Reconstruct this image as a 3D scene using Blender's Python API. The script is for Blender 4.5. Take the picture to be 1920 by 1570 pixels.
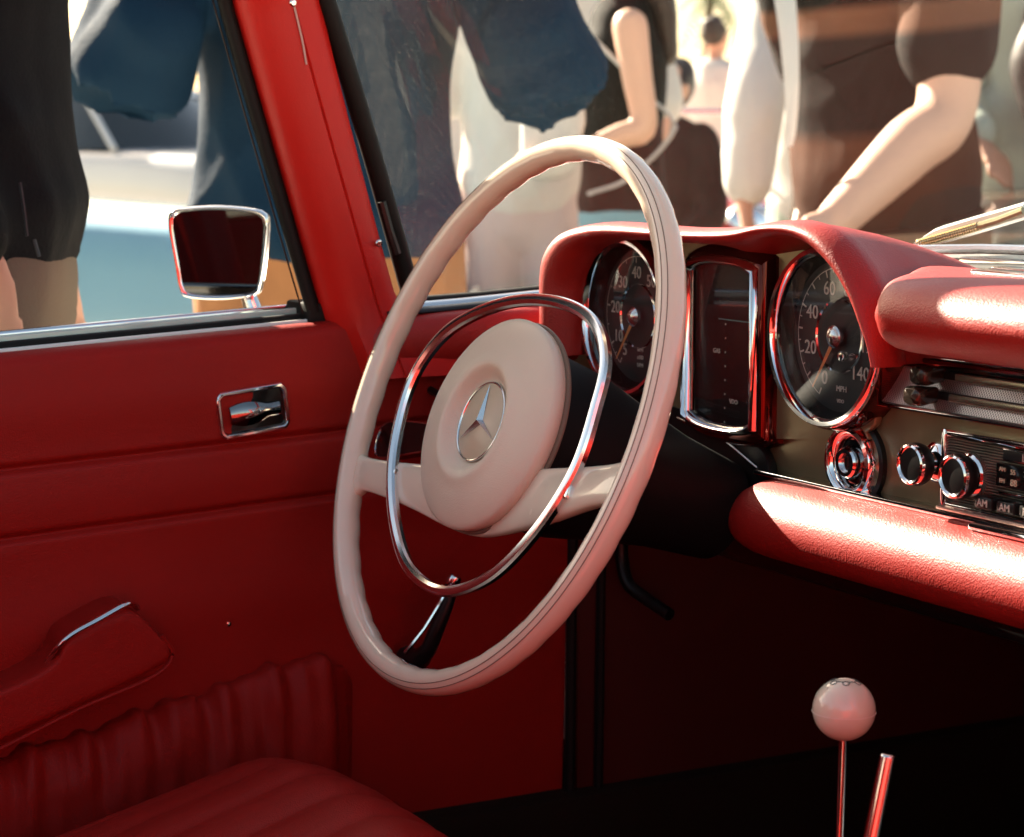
import bpy, bmesh, math, random
import numpy as np
from mathutils import Vector, Matrix, noise
from math import sin, cos, pi, radians, sqrt, atan2, hypot
random.seed(7); RNG = np.random.default_rng(7)
SC = bpy.context.scene
for o in list(bpy.data.objects): bpy.data.objects.remove(o)
COL = SC.collection

# ------------------------------------------------------------------ camera
cam_d = bpy.data.cameras.new('camera'); cam = bpy.data.objects.new('camera', cam_d); COL.objects.link(cam)
cam.location = (1.0614, -0.7935, 1.0097)
cam.rotation_euler = Vector((-0.86753, 0.48088, -0.12706)).to_track_quat('-Z', 'Y').to_euler()
cam_d.sensor_width = 36; cam_d.lens = 36 * 4200 / 1920
cam_d.clip_start = 0.05; cam_d.clip_end = 3000
cam_d.dof.use_dof = True; cam_d.dof.focus_distance = 1.62; cam_d.dof.aperture_fstop = 12
SC.camera = cam

# ------------------------------------------------------------------ sky, sun, exposure
SUN_TO = Vector((-1.0, -0.14, 0.56)).normalized()      # towards the sun: left of the car, low
el = math.asin(SUN_TO.z); az = atan2(SUN_TO.x, SUN_TO.y)
w = bpy.data.worlds.new('World'); SC.world = w; w.use_nodes = True
nt = w.node_tree; bg = nt.nodes['Background']
sky = nt.nodes.new('ShaderNodeTexSky'); sky.sky_type = 'NISHITA'; sky.sun_disc = False
sky.sun_elevation = el; sky.sun_rotation = az; sky.air_density = 1.0; sky.dust_density = 1.5; sky.ozone_density = 1.0
tint = nt.nodes.new('ShaderNodeMix'); tint.data_type = 'RGBA'; tint.blend_type = 'MULTIPLY'; tint.inputs['Factor'].default_value = 1.0
tint.inputs['B'].default_value = (1.16, 1.0, 0.78, 1)          # hazy, warm coastal air
nt.links.new(sky.outputs[0], tint.inputs['A']); nt.links.new(tint.outputs['Result'], bg.inputs[0]); bg.inputs[1].default_value = 0.052
sl = bpy.data.lights.new('sun', 'SUN'); sl.energy = 5.0; sl.angle = radians(0.6); sl.color = (1.0, 0.87, 0.68)
so = bpy.data.objects.new('sun', sl); COL.objects.link(so)
so.rotation_euler = (-SUN_TO).to_track_quat('-Z', 'Y').to_euler(); so.location = (-5, 0, 6)
SC.view_settings.view_transform = 'Standard'; SC.view_settings.look = 'None'
SC.view_settings.exposure = 2.5; SC.view_settings.gamma = 1.0; SC.view_settings.use_curve_mapping = False
SC.cycles.max_bounces = 6; SC.cycles.use_adaptive_sampling = True; SC.cycles.adaptive_threshold = 0.02; SC.cycles.transparent_max_bounces = 16
SC.cycles.use_denoising = True

# ------------------------------------------------------------------ materials
MATS = {}
def mat(name, col, rough=0.5, metal=0.0, spec=0.5, coat=0.0, bump=None, vary=None, sheen=0.0, coatr=0.05):
    """bump=(kind, scale, strength, distance); vary=(scale, amount): blotchy colour variation"""
    if name in MATS: return MATS[name]
    m = bpy.data.materials.new(name); m.use_nodes = True; t = m.node_tree; n = t.nodes; b = n['Principled BSDF']
    b.inputs['Base Color'].default_value = (*col, 1); b.inputs['Roughness'].default_value = rough
    b.inputs['Metallic'].default_value = metal; b.inputs['Specular IOR Level'].default_value = spec
    b.inputs['Coat Weight'].default_value = coat; b.inputs['Coat Roughness'].default_value = coatr
    b.inputs['Sheen Weight'].default_value = sheen
    tc = n.new('ShaderNodeTexCoord')
    if bump:
        kind, sc, st, dist = bump
        bp = n.new('ShaderNodeBump'); bp.inputs['Strength'].default_value = st; bp.inputs['Distance'].default_value = dist
        if kind == 'leather':
            v = n.new('ShaderNodeTexVoronoi'); v.inputs['Scale'].default_value = sc; v.feature = 'F1'
            ns = n.new('ShaderNodeTexNoise'); ns.inputs['Scale'].default_value = sc * 0.35; ns.inputs['Detail'].default_value = 4
            ad = n.new('ShaderNodeMath'); ad.operation = 'MULTIPLY_ADD'; ad.inputs[1].default_value = 0.8
            mp = n.new('ShaderNodeMapping'); mp.inputs['Scale'].default_value = (1, 1, 1)
            nw = n.new('ShaderNodeTexNoise'); nw.inputs['Scale'].default_value = sc * 0.2
            mxv = n.new('ShaderNodeVectorMath'); mxv.operation = 'MULTIPLY_ADD'; mxv.inputs[1].default_value = (0.004, 0.004, 0.004)
            t.links.new(tc.outputs['Object'], nw.inputs['Vector'])
            t.links.new(nw.outputs['Color'], mxv.inputs[0]); t.links.new(tc.outputs['Object'], mxv.inputs[2])
            t.links.new(mxv.outputs[0], v.inputs['Vector']); t.links.new(tc.outputs['Object'], ns.inputs['Vector'])
            t.links.new(ns.outputs['Fac'], ad.inputs[0]); t.links.new(v.outputs['Distance'], ad.inputs[2])
            t.links.new(ad.outputs[0], bp.inputs['Height'])
        elif kind == 'weave':
            a = n.new('ShaderNodeTexWave'); a.inputs['Scale'].default_value = sc; a.bands_direction = 'X'
            c = n.new('ShaderNodeTexWave'); c.inputs['Scale'].default_value = sc; c.bands_direction = 'Z'
            ad = n.new('ShaderNodeMath'); ad.operation = 'ADD'
            for q in (a, c): t.links.new(tc.outputs['Object'], q.inputs['Vector'])
            t.links.new(a.outputs['Fac'], ad.inputs[0]); t.links.new(c.outputs['Fac'], ad.inputs[1]); t.links.new(ad.outputs[0], bp.inputs['Height'])
        else:
            ns = n.new('ShaderNodeTexNoise'); ns.inputs['Scale'].default_value = sc; ns.inputs['Detail'].default_value = 6
            t.links.new(tc.outputs['Object'], ns.inputs['Vector']); t.links.new(ns.outputs['Fac'], bp.inputs['Height'])
        t.links.new(bp.outputs['Normal'], b.inputs['Normal'])
    if vary:
        sc, amt = vary
        ns = n.new('ShaderNodeTexNoise'); ns.inputs['Scale'].default_value = sc; ns.inputs['Detail'].default_value = 5; ns.inputs['Roughness'].default_value = 0.6
        hs = n.new('ShaderNodeMix'); hs.data_type = 'RGBA'
        hs.inputs['A'].default_value = (*[c * (1 - amt) for c in col], 1); hs.inputs['B'].default_value = (*[min(1, c * (1 + amt)) for c in col], 1)
        t.links.new(tc.outputs['Object'], ns.inputs['Vector']); t.links.new(ns.outputs['Fac'], hs.inputs['Factor']); t.links.new(hs.outputs['Result'], b.inputs['Base Color'])
        mr = n.new('ShaderNodeMapRange'); mr.inputs['From Min'].default_value = 0.3; mr.inputs['From Max'].default_value = 0.7
        mr.inputs['To Min'].default_value = max(0.02, rough * 0.85); mr.inputs['To Max'].default_value = min(1, rough * 1.15)
        t.links.new(ns.outputs['Fac'], mr.inputs['Value']); t.links.new(mr.outputs['Result'], b.inputs['Roughness'])
    MATS[name] = m; return m

def glass_mat(name, refl=0.04, edge=0.7, tint=(1, 1, 1), dust=0.0, rough=0.0):
    if name in MATS: return MATS[name]
    m = bpy.data.materials.new(name); m.use_nodes = True; t = m.node_tree; n = t.nodes
    n.remove(n['Principled BSDF']); out = n['Material Output']
    tr = n.new('ShaderNodeBsdfTransparent'); tr.inputs[0].default_value = (*tint, 1)
    gl = n.new('ShaderNodeBsdfGlossy'); gl.inputs['Roughness'].default_value = rough
    lw = n.new('ShaderNodeLayerWeight'); lw.inputs['Blend'].default_value = 0.5
    pw = n.new('ShaderNodeMath'); pw.operation = 'POWER'; pw.inputs[1].default_value = 5; t.links.new(lw.outputs['Facing'], pw.inputs[0])
    fr = n.new('ShaderNodeMath'); fr.operation = 'MULTIPLY_ADD'; fr.inputs[1].default_value = edge; fr.inputs[2].default_value = refl; t.links.new(pw.outputs[0], fr.inputs[0])
    mx = n.new('ShaderNodeMixShader'); t.links.new(fr.outputs[0], mx.inputs[0]); t.links.new(tr.outputs[0], mx.inputs[1]); t.links.new(gl.outputs[0], mx.inputs[2])
    last = mx
    if dust > 0:
        tc = n.new('ShaderNodeTexCoord')
        v = n.new('ShaderNodeTexVoronoi'); v.inputs['Scale'].default_value = 1300; v.inputs['Randomness'].default_value = 1
        cr = n.new('ShaderNodeMapRange'); cr.inputs['From Min'].default_value = 0.10; cr.inputs['From Max'].default_value = 0.34; cr.inputs['To Min'].default_value = 0.10; cr.inputs['To Max'].default_value = 0.0
        t.links.new(tc.outputs['Object'], v.inputs['Vector']); t.links.new(v.outputs['Distance'], cr.inputs['Value'])
        sel = n.new('ShaderNodeMath'); sel.operation = 'GREATER_THAN'; sel.inputs[1].default_value = 0.72
        sx = n.new('ShaderNodeSeparateColor'); t.links.new(v.outputs['Color'], sx.inputs[0]); t.links.new(sx.outputs[0], sel.inputs[0])
        mul = n.new('ShaderNodeMath'); mul.operation = 'MULTIPLY'; t.links.new(cr.outputs['Result'], mul.inputs[0]); t.links.new(sel.outputs[0], mul.inputs[1])
        ns = n.new('ShaderNodeTexNoise'); ns.inputs['Scale'].default_value = 7; ns.inputs['Detail'].default_value = 5
        mp = n.new('ShaderNodeMapRange'); mp.inputs['From Min'].default_value = 0.35; mp.inputs['From Max'].default_value = 0.75; mp.inputs['To Min'].default_value = dust * 0.35; mp.inputs['To Max'].default_value = dust * 1.6
        t.links.new(tc.outputs['Object'], ns.inputs['Vector']); t.links.new(ns.outputs['Fac'], mp.inputs['Value'])
        ad = n.new('ShaderNodeMath'); ad.operation = 'ADD'; ad.use_clamp = True; t.links.new(mul.outputs[0], ad.inputs[0]); t.links.new(mp.outputs['Result'], ad.inputs[1])
        df = n.new('ShaderNodeBsdfDiffuse'); df.inputs[0].default_value = (0.75, 0.70, 0.6, 1)
        tl = n.new('ShaderNodeBsdfTranslucent'); tl.inputs[0].default_value = (0.75, 0.70, 0.6, 1)
        m2 = n.new('ShaderNodeMixShader'); m2.inputs[0].default_value = 0.6; t.links.new(df.outputs[0], m2.inputs[1]); t.links.new(tl.outputs[0], m2.inputs[2])
        m3 = n.new('ShaderNodeMixShader'); t.links.new(ad.outputs[0], m3.inputs[0]); t.links.new(mx.outputs[0], m3.inputs[1]); t.links.new(m2.outputs[0], m3.inputs[2]); last = m3
    t.links.new(last.outputs[0], out.inputs['Surface'])
    MATS[name] = m; return m

LEATHER = mat('red_leather', (0.285, 0.0100, 0.0065), 0.52, spec=0.17, bump=('leather', 800, 0.40, 0.0005), vary=(9, 0.16))
LEATHER_PAD = mat('red_grained_pad', (0.33, 0.012, 0.008), 0.5, spec=0.4, bump=('leather', 680, 0.36, 0.0006), vary=(8, 0.14))
REDPAINT = mat('red_trim', (0.48, 0.012, 0.008), 0.40, spec=0.25, bump=('leather', 700, 0.25, 0.0004), vary=(6, 0.12))
IVORY = mat('ivory_plastic', (0.82, 0.66, 0.50), 0.24, coat=0.9, vary=(14, 0.05), coatr=0.08)
IVORY_PAD = mat('ivory_pad', (0.74, 0.58, 0.44), 0.45, bump=('leather', 900, 0.3, 0.0003), vary=(16, 0.05))
SEAM = mat('dark_seam', (0.20, 0.13, 0.09), 0.6)
CHROME = mat('chrome', (0.82, 0.83, 0.84), 0.07, metal=1.0, bump=('noise', 60, 0.05, 0.0006))
CHROME_S = mat('satin_chrome', (0.66, 0.67, 0.68), 0.2, metal=1.0)
BLACK = mat('black_plastic', (0.008, 0.008, 0.008), 0.35, spec=0.3, vary=(20, 0.2))
RUBBER = mat('black_rubber', (0.007, 0.007, 0.006), 0.6, spec=0.2, bump=('noise', 120, 0.2, 0.0006))
KICK = mat('maroon_vinyl', (0.07, 0.009, 0.007), 0.6, spec=0.25, vary=(9, 0.2))
CARPET = mat('dark_carpet', (0.018, 0.012, 0.008), 0.95, spec=0.1, bump=('noise', 500, 0.8, 0.003), vary=(12, 0.3))
DASHM = mat('bronze_dash_paint', (0.27, 0.21, 0.115), 0.36, metal=0.6, spec=0.5, bump=('noise', 900, 0.25, 0.0003), vary=(22, 0.25))
DIAL = mat('dial_black', (0.012, 0.013, 0.013), 0.55)
PRINT = mat('dial_print', (0.46, 0.43, 0.37), 0.6)
NEEDLE = mat('needle_orange', (0.62, 0.27, 0.10), 0.5)
WHITEPAINT = mat('white_body_paint', (0.72, 0.73, 0.70), 0.22, coat=0.6)
GLASS = glass_mat('clear_glass')
WGLASS = glass_mat('dusty_windshield_glass', refl=0.018, edge=0.35, dust=0.006)
CREAM = mat('cream_emblem_disc', (0.62, 0.47, 0.32), 0.35)

# ------------------------------------------------------------------ mesh helpers
def link(o, parent=None):
    COL.objects.link(o)
    if parent is not None: o.parent = parent
    return o
def empty(name, label, cat, loc=(0, 0, 0), group=None):
    o = bpy.data.objects.new(name, None); o.location = loc; o.empty_display_size = 0.1; link(o)
    o['label'] = label; o['category'] = cat
    if group: o['group'] = group
    return o
def mesh_obj(name, V, F, m, parent=None, smooth=True, ang=40, fix=True):
    me = bpy.data.meshes.new(name); me.from_pydata([tuple(map(float, v)) for v in V], [], [tuple(int(i) for i in f) for f in F])
    if fix:
        b = bmesh.new(); b.from_mesh(me); bmesh.ops.remove_doubles(b, verts=b.verts, dist=1e-6); bmesh.ops.recalc_face_normals(b, faces=b.faces); b.to_mesh(me); b.free()
    if m: me.materials.append(m)
    if smooth:
        me.shade_smooth()
        if ang: me.set_sharp_from_angle(angle=radians(ang))
    o = bpy.data.objects.new(name, me); link(o, parent)
    if parent is not None and parent.location.length > 0:       # vertices are given in scene coordinates
        o.matrix_parent_inverse = Matrix.Translation(-Vector(root_loc(parent)))
    return o
def root_loc(p):
    while p.parent is not None: p = p.parent
    return p.location
def structure(o, kind='structure'): o['kind'] = kind; return o
def grid(P, closed_u=False, closed_v=False):
    P = np.asarray(P, float); nu, nv = P.shape[:2]; V = P.reshape(-1, 3); F = []
    for i in range(nu if closed_u else nu - 1):
        for j in range(nv if closed_v else nv - 1):
            a, b = i, (i + 1) % nu; c, d = j, (j + 1) % nv
            F.append((a * nv + c, b * nv + c, b * nv + d, a * nv + d))
    return V, F
def cap(V, F, ring):
    V = list(map(tuple, V)); c = np.mean([V[i] for i in ring], axis=0); k = len(V); V.append(tuple(c))
    F = list(F)
    for i in range(len(ring)): F.append((ring[i], ring[(i + 1) % len(ring)], k))
    return V, F
def spline(pts, n, closed=False):
    """Catmull-Rom resampling"""
    P = np.asarray(pts, float); m = len(P); out = []
    segs = m if closed else m - 1
    for q in range(n):
        t = q / n * segs if closed else q / (n - 1) * segs
        i = min(int(t), segs - 1); f = t - i
        g = (lambda k: P[k % m]) if closed else (lambda k: P[max(0, min(m - 1, k))] if 0 <= k < m else (2 * P[0] - P[1] if k < 0 else 2 * P[-1] - P[-2]))
        p0, p1, p2, p3 = g(i - 1), g(i), g(i + 1), g(i + 2)
        out.append(0.5 * ((2 * p1) + (-p0 + p2) * f + (2 * p0 - 5 * p1 + 4 * p2 - p3) * f * f + (-p0 + 3 * p1 - 3 * p2 + p3) * f ** 3))
    return np.array(out)
def sweep(path, prof, up=(0, 0, 1), closed=False, caps=True, scale=None):
    """prof: list of (side, up) offsets; side = tangent x up"""
    P = np.asarray(path, float); n = len(P); up = np.asarray(up, float); rows = []
    for i in range(n):
        if closed: t = P[(i + 1) % n] - P[i - 1]
        else: t = P[min(i + 1, n - 1)] - P[max(i - 1, 0)]
        t = t / np.linalg.norm(t); s = np.cross(t, up); s /= np.linalg.norm(s); u = np.cross(s, t)
        k = 1 if scale is None else scale[i]
        rows.append([P[i] + k * (a * s + b * u) for a, b in prof])
    V, F = grid(rows, closed_u=closed, closed_v=True)
    if caps and not closed:
        m = len(prof); V, F = cap(V, F, list(range(m))); V, F = cap(V, F, [(n - 1) * m + j for j in range(m)])
    return V, F
def circ(r, n=12, ry=None): return [(r * cos(2 * pi * k / n), (ry or r) * sin(2 * pi * k / n)) for k in range(n)]
def tube(name, path, r, m, parent, n=12, closed=False, up=(0, 0, 1), scale=None, ry=None):
    V, F = sweep(path, circ(r, n, ry), up, closed, True, scale); return mesh_obj(name, V, F, m, parent)
def lathe(name, prof, c, axis, m, parent, n=40, xr=None, ang=40):
    """prof: (radius, height along axis)"""
    a = Vector(axis).normalized(); x = Vector(xr).normalized() if xr else a.orthogonal().normalized(); y = a.cross(x)
    c = Vector(c); rows = []
    for r, h in prof: rows.append([c + a * h + r * (cos(2 * pi * k / n) * x + sin(2 * pi * k / n) * y) for k in range(n)])
    V, F = grid(rows, closed_v=True)
    if prof[0][0] > 1e-6: V, F = cap(V, F, list(range(n)))
    if prof[-1][0] > 1e-6: V, F = cap(V, F, [(len(prof) - 1) * n + j for j in range(n)])
    return mesh_obj(name, V, F, m, parent, ang=ang)
def lathe_open(name, prof, c, axis, m, parent, n=40):
    a = Vector(axis).normalized(); x = a.orthogonal().normalized(); y = a.cross(x); c = Vector(c)
    rows = [[c + a * h + r * (cos(2 * pi * k / n) * x + sin(2 * pi * k / n) * y) for k in range(n)] for r, h in prof]
    V, F = grid(rows, closed_v=True); return mesh_obj(name, V, F, m, parent)
def box(name, lo, hi, m, parent, bev=0.002, seg=2, M=None):
    b = bmesh.new(); bmesh.ops.create_cube(b, size=1)
    for v in b.verts: v.co = Vector([(lo[i] + hi[i]) / 2 + v.co[i] * (hi[i] - lo[i]) for i in range(3)])
    if bev > 0: bmesh.ops.bevel(b, geom=b.edges[:], offset=bev, segments=seg, profile=0.5, affect='EDGES')
    if M is not None: bmesh.ops.transform(b, matrix=M, verts=b.verts)
    V = [v.co[:] for v in b.verts]; F = [[v.index for v in f.verts] for f in b.faces]; b.free()
    return mesh_obj(name, V, F, m, parent, ang=30)
def prism(name, outline, d0, d1, frame, m, parent, bev=0.0, seg=2, ang=40):
    """outline: 2-D points; frame(a, b, h) -> world"""
    b = bmesh.new(); n = len(outline)
    lo = [b.verts.new((p[0], p[1], d0)) for p in outline]; hi = [b.verts.new((p[0], p[1], d1)) for p in outline]
    b.faces.new(lo[::-1]); b.faces.new(hi)
    for i in range(n): b.faces.new((lo[i], lo[(i + 1) % n], hi[(i + 1) % n], hi[i]))
    if bev > 0:
        es = [e for e in b.edges if abs(e.verts[0].co.z - e.verts[1].co.z) < 1e-9]
        bmesh.ops.bevel(b, geom=es, offset=bev, segments=seg, profile=0.5, affect='EDGES')
    bmesh.ops.triangulate(b, faces=[f for f in b.faces if len(f.verts) > 4]); b.verts.index_update()
    V = [frame(*v.co) for v in b.verts]; F = [[v.index for v in f.verts] for f in b.faces]; b.free()
    return mesh_obj(name, V, F, m, parent, ang=ang)
def rrect(w, h, r, n=6):
    out = []
    for cx, cy, a0 in ((w / 2 - r, h / 2 - r, 0), (-w / 2 + r, h / 2 - r, 90), (-w / 2 + r, -h / 2 + r, 180), (w / 2 - r, -h / 2 + r, 270)):
        for k in range(n + 1): a = radians(a0 + 90 * k / n); out.append((cx + r * cos(a), cy + r * sin(a)))
    return out
def text(name, s, size, origin, xdir, ydir, m, parent, depth=0.0003, align='CENTER'):
    cu = bpy.data.curves.new(name, 'FONT'); cu.body = s; cu.size = size; cu.align_x = align; cu.align_y = 'CENTER'; cu.extrude = depth; cu.resolution_u = 3
    t = bpy.data.objects.new('tmp', cu); COL.objects.link(t)
    me = bpy.data.meshes.new_from_object(t.evaluated_get(bpy.context.evaluated_depsgraph_get())); bpy.data.objects.remove(t)
    x = Vector(xdir).normalized(); y = Vector(ydir).normalized(); z = x.cross(y)
    R = Matrix((x, y, z)).transposed().to_4x4(); me.transform(Matrix.Translation(Vector(origin)) @ R)
    me.materials.clear(); me.materials.append(m); me.name = name
    o = bpy.data.objects.new(name, me); return link(o, parent)
def sub(name, parent):
    """an Empty part that groups sub-parts"""
    o = bpy.data.objects.new(name, None); o.empty_display_size = 0.05; link(o, parent); return o


# ================================================================== SETTING (first pass)
GROUND = mat('sandy_asphalt', (0.54, 0.48, 0.39), 0.9, bump=('noise', 40, 0.4, 0.01), vary=(1.2, 0.2))
V, F = grid([[(x, y, 0) for x in (-600, -60, -10, 10, 60, 600)] for y in (-600, -60, -10, 10, 60, 600)])
structure(mesh_obj('ground', V, F, GROUND))

# ================================================================== THE RED-TRIMMED CLASSIC CAR (one thing; everything fixed to it is a part)
CAR = empty('classic_roadster', 'white classic roadster with red leather interior, ivory steering wheel and bronze dashboard', 'car')

# ------------------------------------------------------------------ shell: floor, sills, bulkheads, outer skin
box('floor_carpet', (-0.70, -1.2, 0.20), (0.70, 0.80, 0.24), CARPET, CAR, 0.01)
box('transmission_tunnel', (-0.13, -1.0, 0.24), (0.13, 0.80, 0.43), CARPET, CAR, 0.05, 4)
box('firewall', (-0.80, 0.78, 0.2), (0.80, 0.82, 0.86), CARPET, CAR, 0.005)
box('rear_bulkhead', (-0.72, -1.22, 0.2), (0.72, -1.16, 0.80), LEATHER, CAR, 0.02)
box('door_sill', (-0.84, -1.2, 0.20), (-0.655, 0.80, 0.405), CARPET, CAR, 0.012)
box('kick_panel', (-0.70, 0.238, 0.40), (-0.675, 0.80, 0.86), KICK, CAR, 0.004)
tube('door_edge_seal', [(-0.672, 0.228, 0.40), (-0.672, 0.230, 0.6), (-0.672, 0.232, 0.80)], 0.005, RUBBER, CAR, 8)
tube('door_edge_seal', [(-0.670, 0.258, 0.40), (-0.670, 0.260, 0.6), (-0.670, 0.262, 0.80)], 0.0045, RUBBER, CAR, 8)
# passenger side door (beside the camera, below the frame)
box('passenger_door', (0.69, -0.95, 0.25), (0.80, 0.22, 0.80), LEATHER, CAR, 0.03, 4)
# front wings and bonnet
def bonnet_z(x, y): return 0.892 + 0.012 * (1 - (x / 0.8) ** 2) - 0.05 * ((y - 0.52) / 1.6) ** 2 - 0.10 * max(0, abs(x) - 0.68) * 4 * 0.3
rows = [[(x, y, bonnet_z(x, y)) for x in np.linspace(-0.80, 0.80, 33)] for y in np.linspace(0.50, 2.1, 20)]
V, F = grid(rows); mesh_obj('bonnet', V, F, WHITEPAINT, CAR)
for s in (-1, 1):
    sec = []
    for y in np.linspace(0.0, 2.15, 24):
        zt = 0.84 + 0.035 * min(1, max(0, (y - 0.05) / 0.5)); sec.append([(s * (0.79 + a), y, zt + b) for a, b in ((0, 0), (0.02, 0.005), (0.045, -0.01), (0.065, -0.05), (0.075, -0.15), (0.06, -0.40), (0.03, -0.55))])
    V, F = grid(sec); mesh_obj('front_wing', V, F, WHITEPAINT, CAR)
    V, F = grid([[(s * (0.79 + a), y, 0.835 + b) for a, b in ((-0.03, 0), (0.01, 0.004), (0.045, -0.01), (0.065, -0.05), (0.075, -0.15), (0.06, -0.40), (0.03, -0.6))] for y in np.linspace(-1.9, -0.01, 24)])
    mesh_obj('outer_door_skin', V, F, WHITEPAINT, CAR)
# rear deck behind the seats
rows = [[(x, y, 0.83 + 0.03 * (1 - (x / 0.8) ** 2) - 0.03 * ((-1.2 - y) / 0.9) ** 2) for x in np.linspace(-0.76, 0.76, 17)] for y in np.linspace(-2.1, -1.18, 8)]
V, F = grid(rows); mesh_obj('rear_deck', V, F, WHITEPAINT, CAR)

# ------------------------------------------------------------------ driver's door
DOOR = sub('driver_door', CAR)
def door_x(y, z):
    # leather skin: padded above, seams pulled in at two heights, gently bowed
    x = -0.682 + 0.006 * sin((z - 0.40) / 0.45 * pi)
    for zs, sl_, wd, dp in ((0.754, 0.041, 0.0035, 0.0055), (0.700, 0.047, 0.0035, 0.0055)):
        q = (z - (zs + sl_ * y)) / wd
        x -= dp * math.exp(-q * q) * (1 if y < 0.2 else 0.3)
    # soft puff around the seams
    for zc, a in ((0.80, 0.004), (0.727, 0.0035), (0.62, 0.003)):
        x += a * math.exp(-((z - zc - 0.045 * y) / 0.03) ** 2)
    x += 0.0008 * noise.noise(Vector((y * 9, z * 9, 3.1)))
    return x
zs = np.unique(np.concatenate([np.linspace(0.40, 0.68, 36), np.linspace(0.68, 0.765, 74), np.linspace(0.765, 0.80, 16)]))
rows = []
for y in np.linspace(-1.0, 0.226, 130):
    r = [(door_x(y, z), y, z) for z in zs]
    zt = 0.8365 + 0.049 * y; x0 = door_x(y, zt)
    r += [(door_x(y, 0.80 + (zt - 0.80) * q), y, 0.80 + (zt - 0.80) * q) for q in (0.34, 0.67, 1.0)] if zt > 0.803 else []
    r = r if zt > 0.803 else [(p[0], p[1], min(p[2], zt)) for p in r] + [(x0, y, zt)] * 3
    r += [(x0 - 0.001, y, zt + 0.004), (x0 - 0.005, y, zt + 0.009), (x0 - 0.012, y, zt + 0.0115), (x0 - 0.022, y, zt + 0.0115)]
    rows.append(r)
V, F = grid(rows); mesh_obj('leather_panel', V, F, LEATHER, DOOR, ang=60)
# window slot trims along the top of the door (rising slightly to the front)
def rail(name, xc, wd, z0, z1, m, y0=-1.0, y1=0.0):
    pth = [(xc, y, 0) for y in np.linspace(y0, y1, 24)]
    pr = rrect(wd, z1 - z0, min(wd, z1 - z0) * 0.4, 4)
    P = [(p[0], p[1], (z0 + z1) / 2 + 0.049 * p[1]) for p in pth]
    V, F = sweep(P, pr); return mesh_obj(name, V, F, m, DOOR)
rail('sill_cap', -0.7065, 0.005, 0.838, 0.8505, mat('pale_sill_strip', (0.75, 0.72, 0.68), 0.25, coat=0.4))
rail('window_felt', -0.7205, 0.012, 0.834, 0.8545, RUBBER)
rail('window_felt', -0.7390, 0.014, 0.834, 0.8565, RUBBER)
rail('chrome_waist_strip', -0.752, 0.007, 0.838, 0.8600, CHROME)
# lowered window glass edge shows as a thin bright line between the felts
rail('door_glass_edge', -0.7295, 0.0035, 0.82, 0.8585, mat('glass_edge', (0.45, 0.55, 0.5), 0.1, spec=0.8))
box('window_corner_bracket', (-0.752, -0.016, 0.842), (-0.700, 0.012, 0.8635), RUBBER, DOOR, 0.003)
# door handle: chrome frame, dark recess, chrome lever
HC = Vector((-0.6765, -0.0795, 0.7775))
hy = Vector((0.05, 1, 0.115)).normalized(); hz = Vector((0, -0.115, 1)).normalized(); hx = hy.cross(hz)
def hf(a, b, h): return HC + hy * a + hz * b + hx * h
HAND = sub('door_handle', DOOR) if False else DOOR
V, F = sweep([hf(a, b, 0.002) for a, b in spline(rrect(0.059, 0.036, 0.006, 5), 60, True)], circ(0.0026, 10, 0.0034), up=hx, closed=True)
mesh_obj('handle_bezel', V, F, CHROME, DOOR)
prism('handle_recess', rrect(0.058, 0.035, 0.006), -0.006, 0.0008, hf, mat('gloss_black', (0.006, 0.006, 0.006), 0.12), DOOR)
rows = []
for k, a in enumerate(np.linspace(-0.021, 0.023, 14)):
    q = k / 13; hh = 0.007 + 0.004 * sin(q * pi); wd = 0.010 * (0.55 + 0.45 * sin(pi * min(1, q * 1.2 + 0.12)))
    rows.append([hf(a, b * wd - 0.001, hh * (1 - 0.35 * b * b)) for b in np.linspace(-1, 1, 9)] + [hf(a, -b * wd - 0.001, 0.0035) for b in np.linspace(-1, 1, 5)])
V, F = grid(rows, closed_v=True); m_ = 14; V, F = cap(V, F, list(range(14))); V, F = cap(V, F, [13 * 14 + j for j in range(14)])
mesh_obj('handle_lever', V, F, mat('dark_chrome', (0.25, 0.25, 0.25), 0.08, metal=1.0), DOOR)
# armrest / pull: leather wedge with chrome grip edge
yo = [(-0.62, 0.455), (-0.40, 0.505), (-0.31, 0.535), (-0.19, 0.575), (-0.172, 0.590), (-0.182, 0.607), (-0.198, 0.625), (-0.215, 0.631), (-0.256, 0.614), (-0.270, 0.594), (-0.31, 0.577), (-0.42, 0.552), (-0.62, 0.515)]
yo = spline(yo, 72, True); cy = np.mean(yo, axis=0)
rows = []
for h, k in ((-0.690, 1.03), (-0.655, 1.02), (-0.642, 1.0), (-0.634, 0.965), (-0.630, 0.91), (-0.6285, 0.83), (-0.628, 0.70), (-0.628, 0.45), (-0.628, 0.2), (-0.628, 0.0)):
    # shrink towards the wedge's own middle line, not its centre
    rows.append([(h, p[0] * (1 - (1 - k) * 0.12) + (1 - k) * 0.12 * cy[0], p[1] * k + (1 - k) * (0.588 + 0.26 * (p[0] + 0.215))) for p in yo])
V, F = grid(rows, closed_v=True)
mesh_obj('armrest', V, F, LEATHER, DOOR, ang=70)
tube('armrest_piping', [(-0.6315, p[0] + 0.001, p[1] - 0.002) for p in spline([(-0.50, 0.480), (-0.40, 0.503), (-0.31, 0.533), (-0.25, 0.555), (-0.19, 0.573), (-0.172, 0.589), (-0.181, 0.607)], 50)], 0.0020, LEATHER, DOOR, 8)
tube('pull_handle', spline([(-0.640, -0.272, 0.592), (-0.630, -0.266, 0.606), (-0.626, -0.255, 0.616), (-0.625, -0.235, 0.625), (-0.627, -0.213, 0.634), (-0.634, -0.203, 0.633), (-0.642, -0.196, 0.627)], 40), 0.0032, CHROME, DOOR, 10, ry=0.0022)
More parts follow.
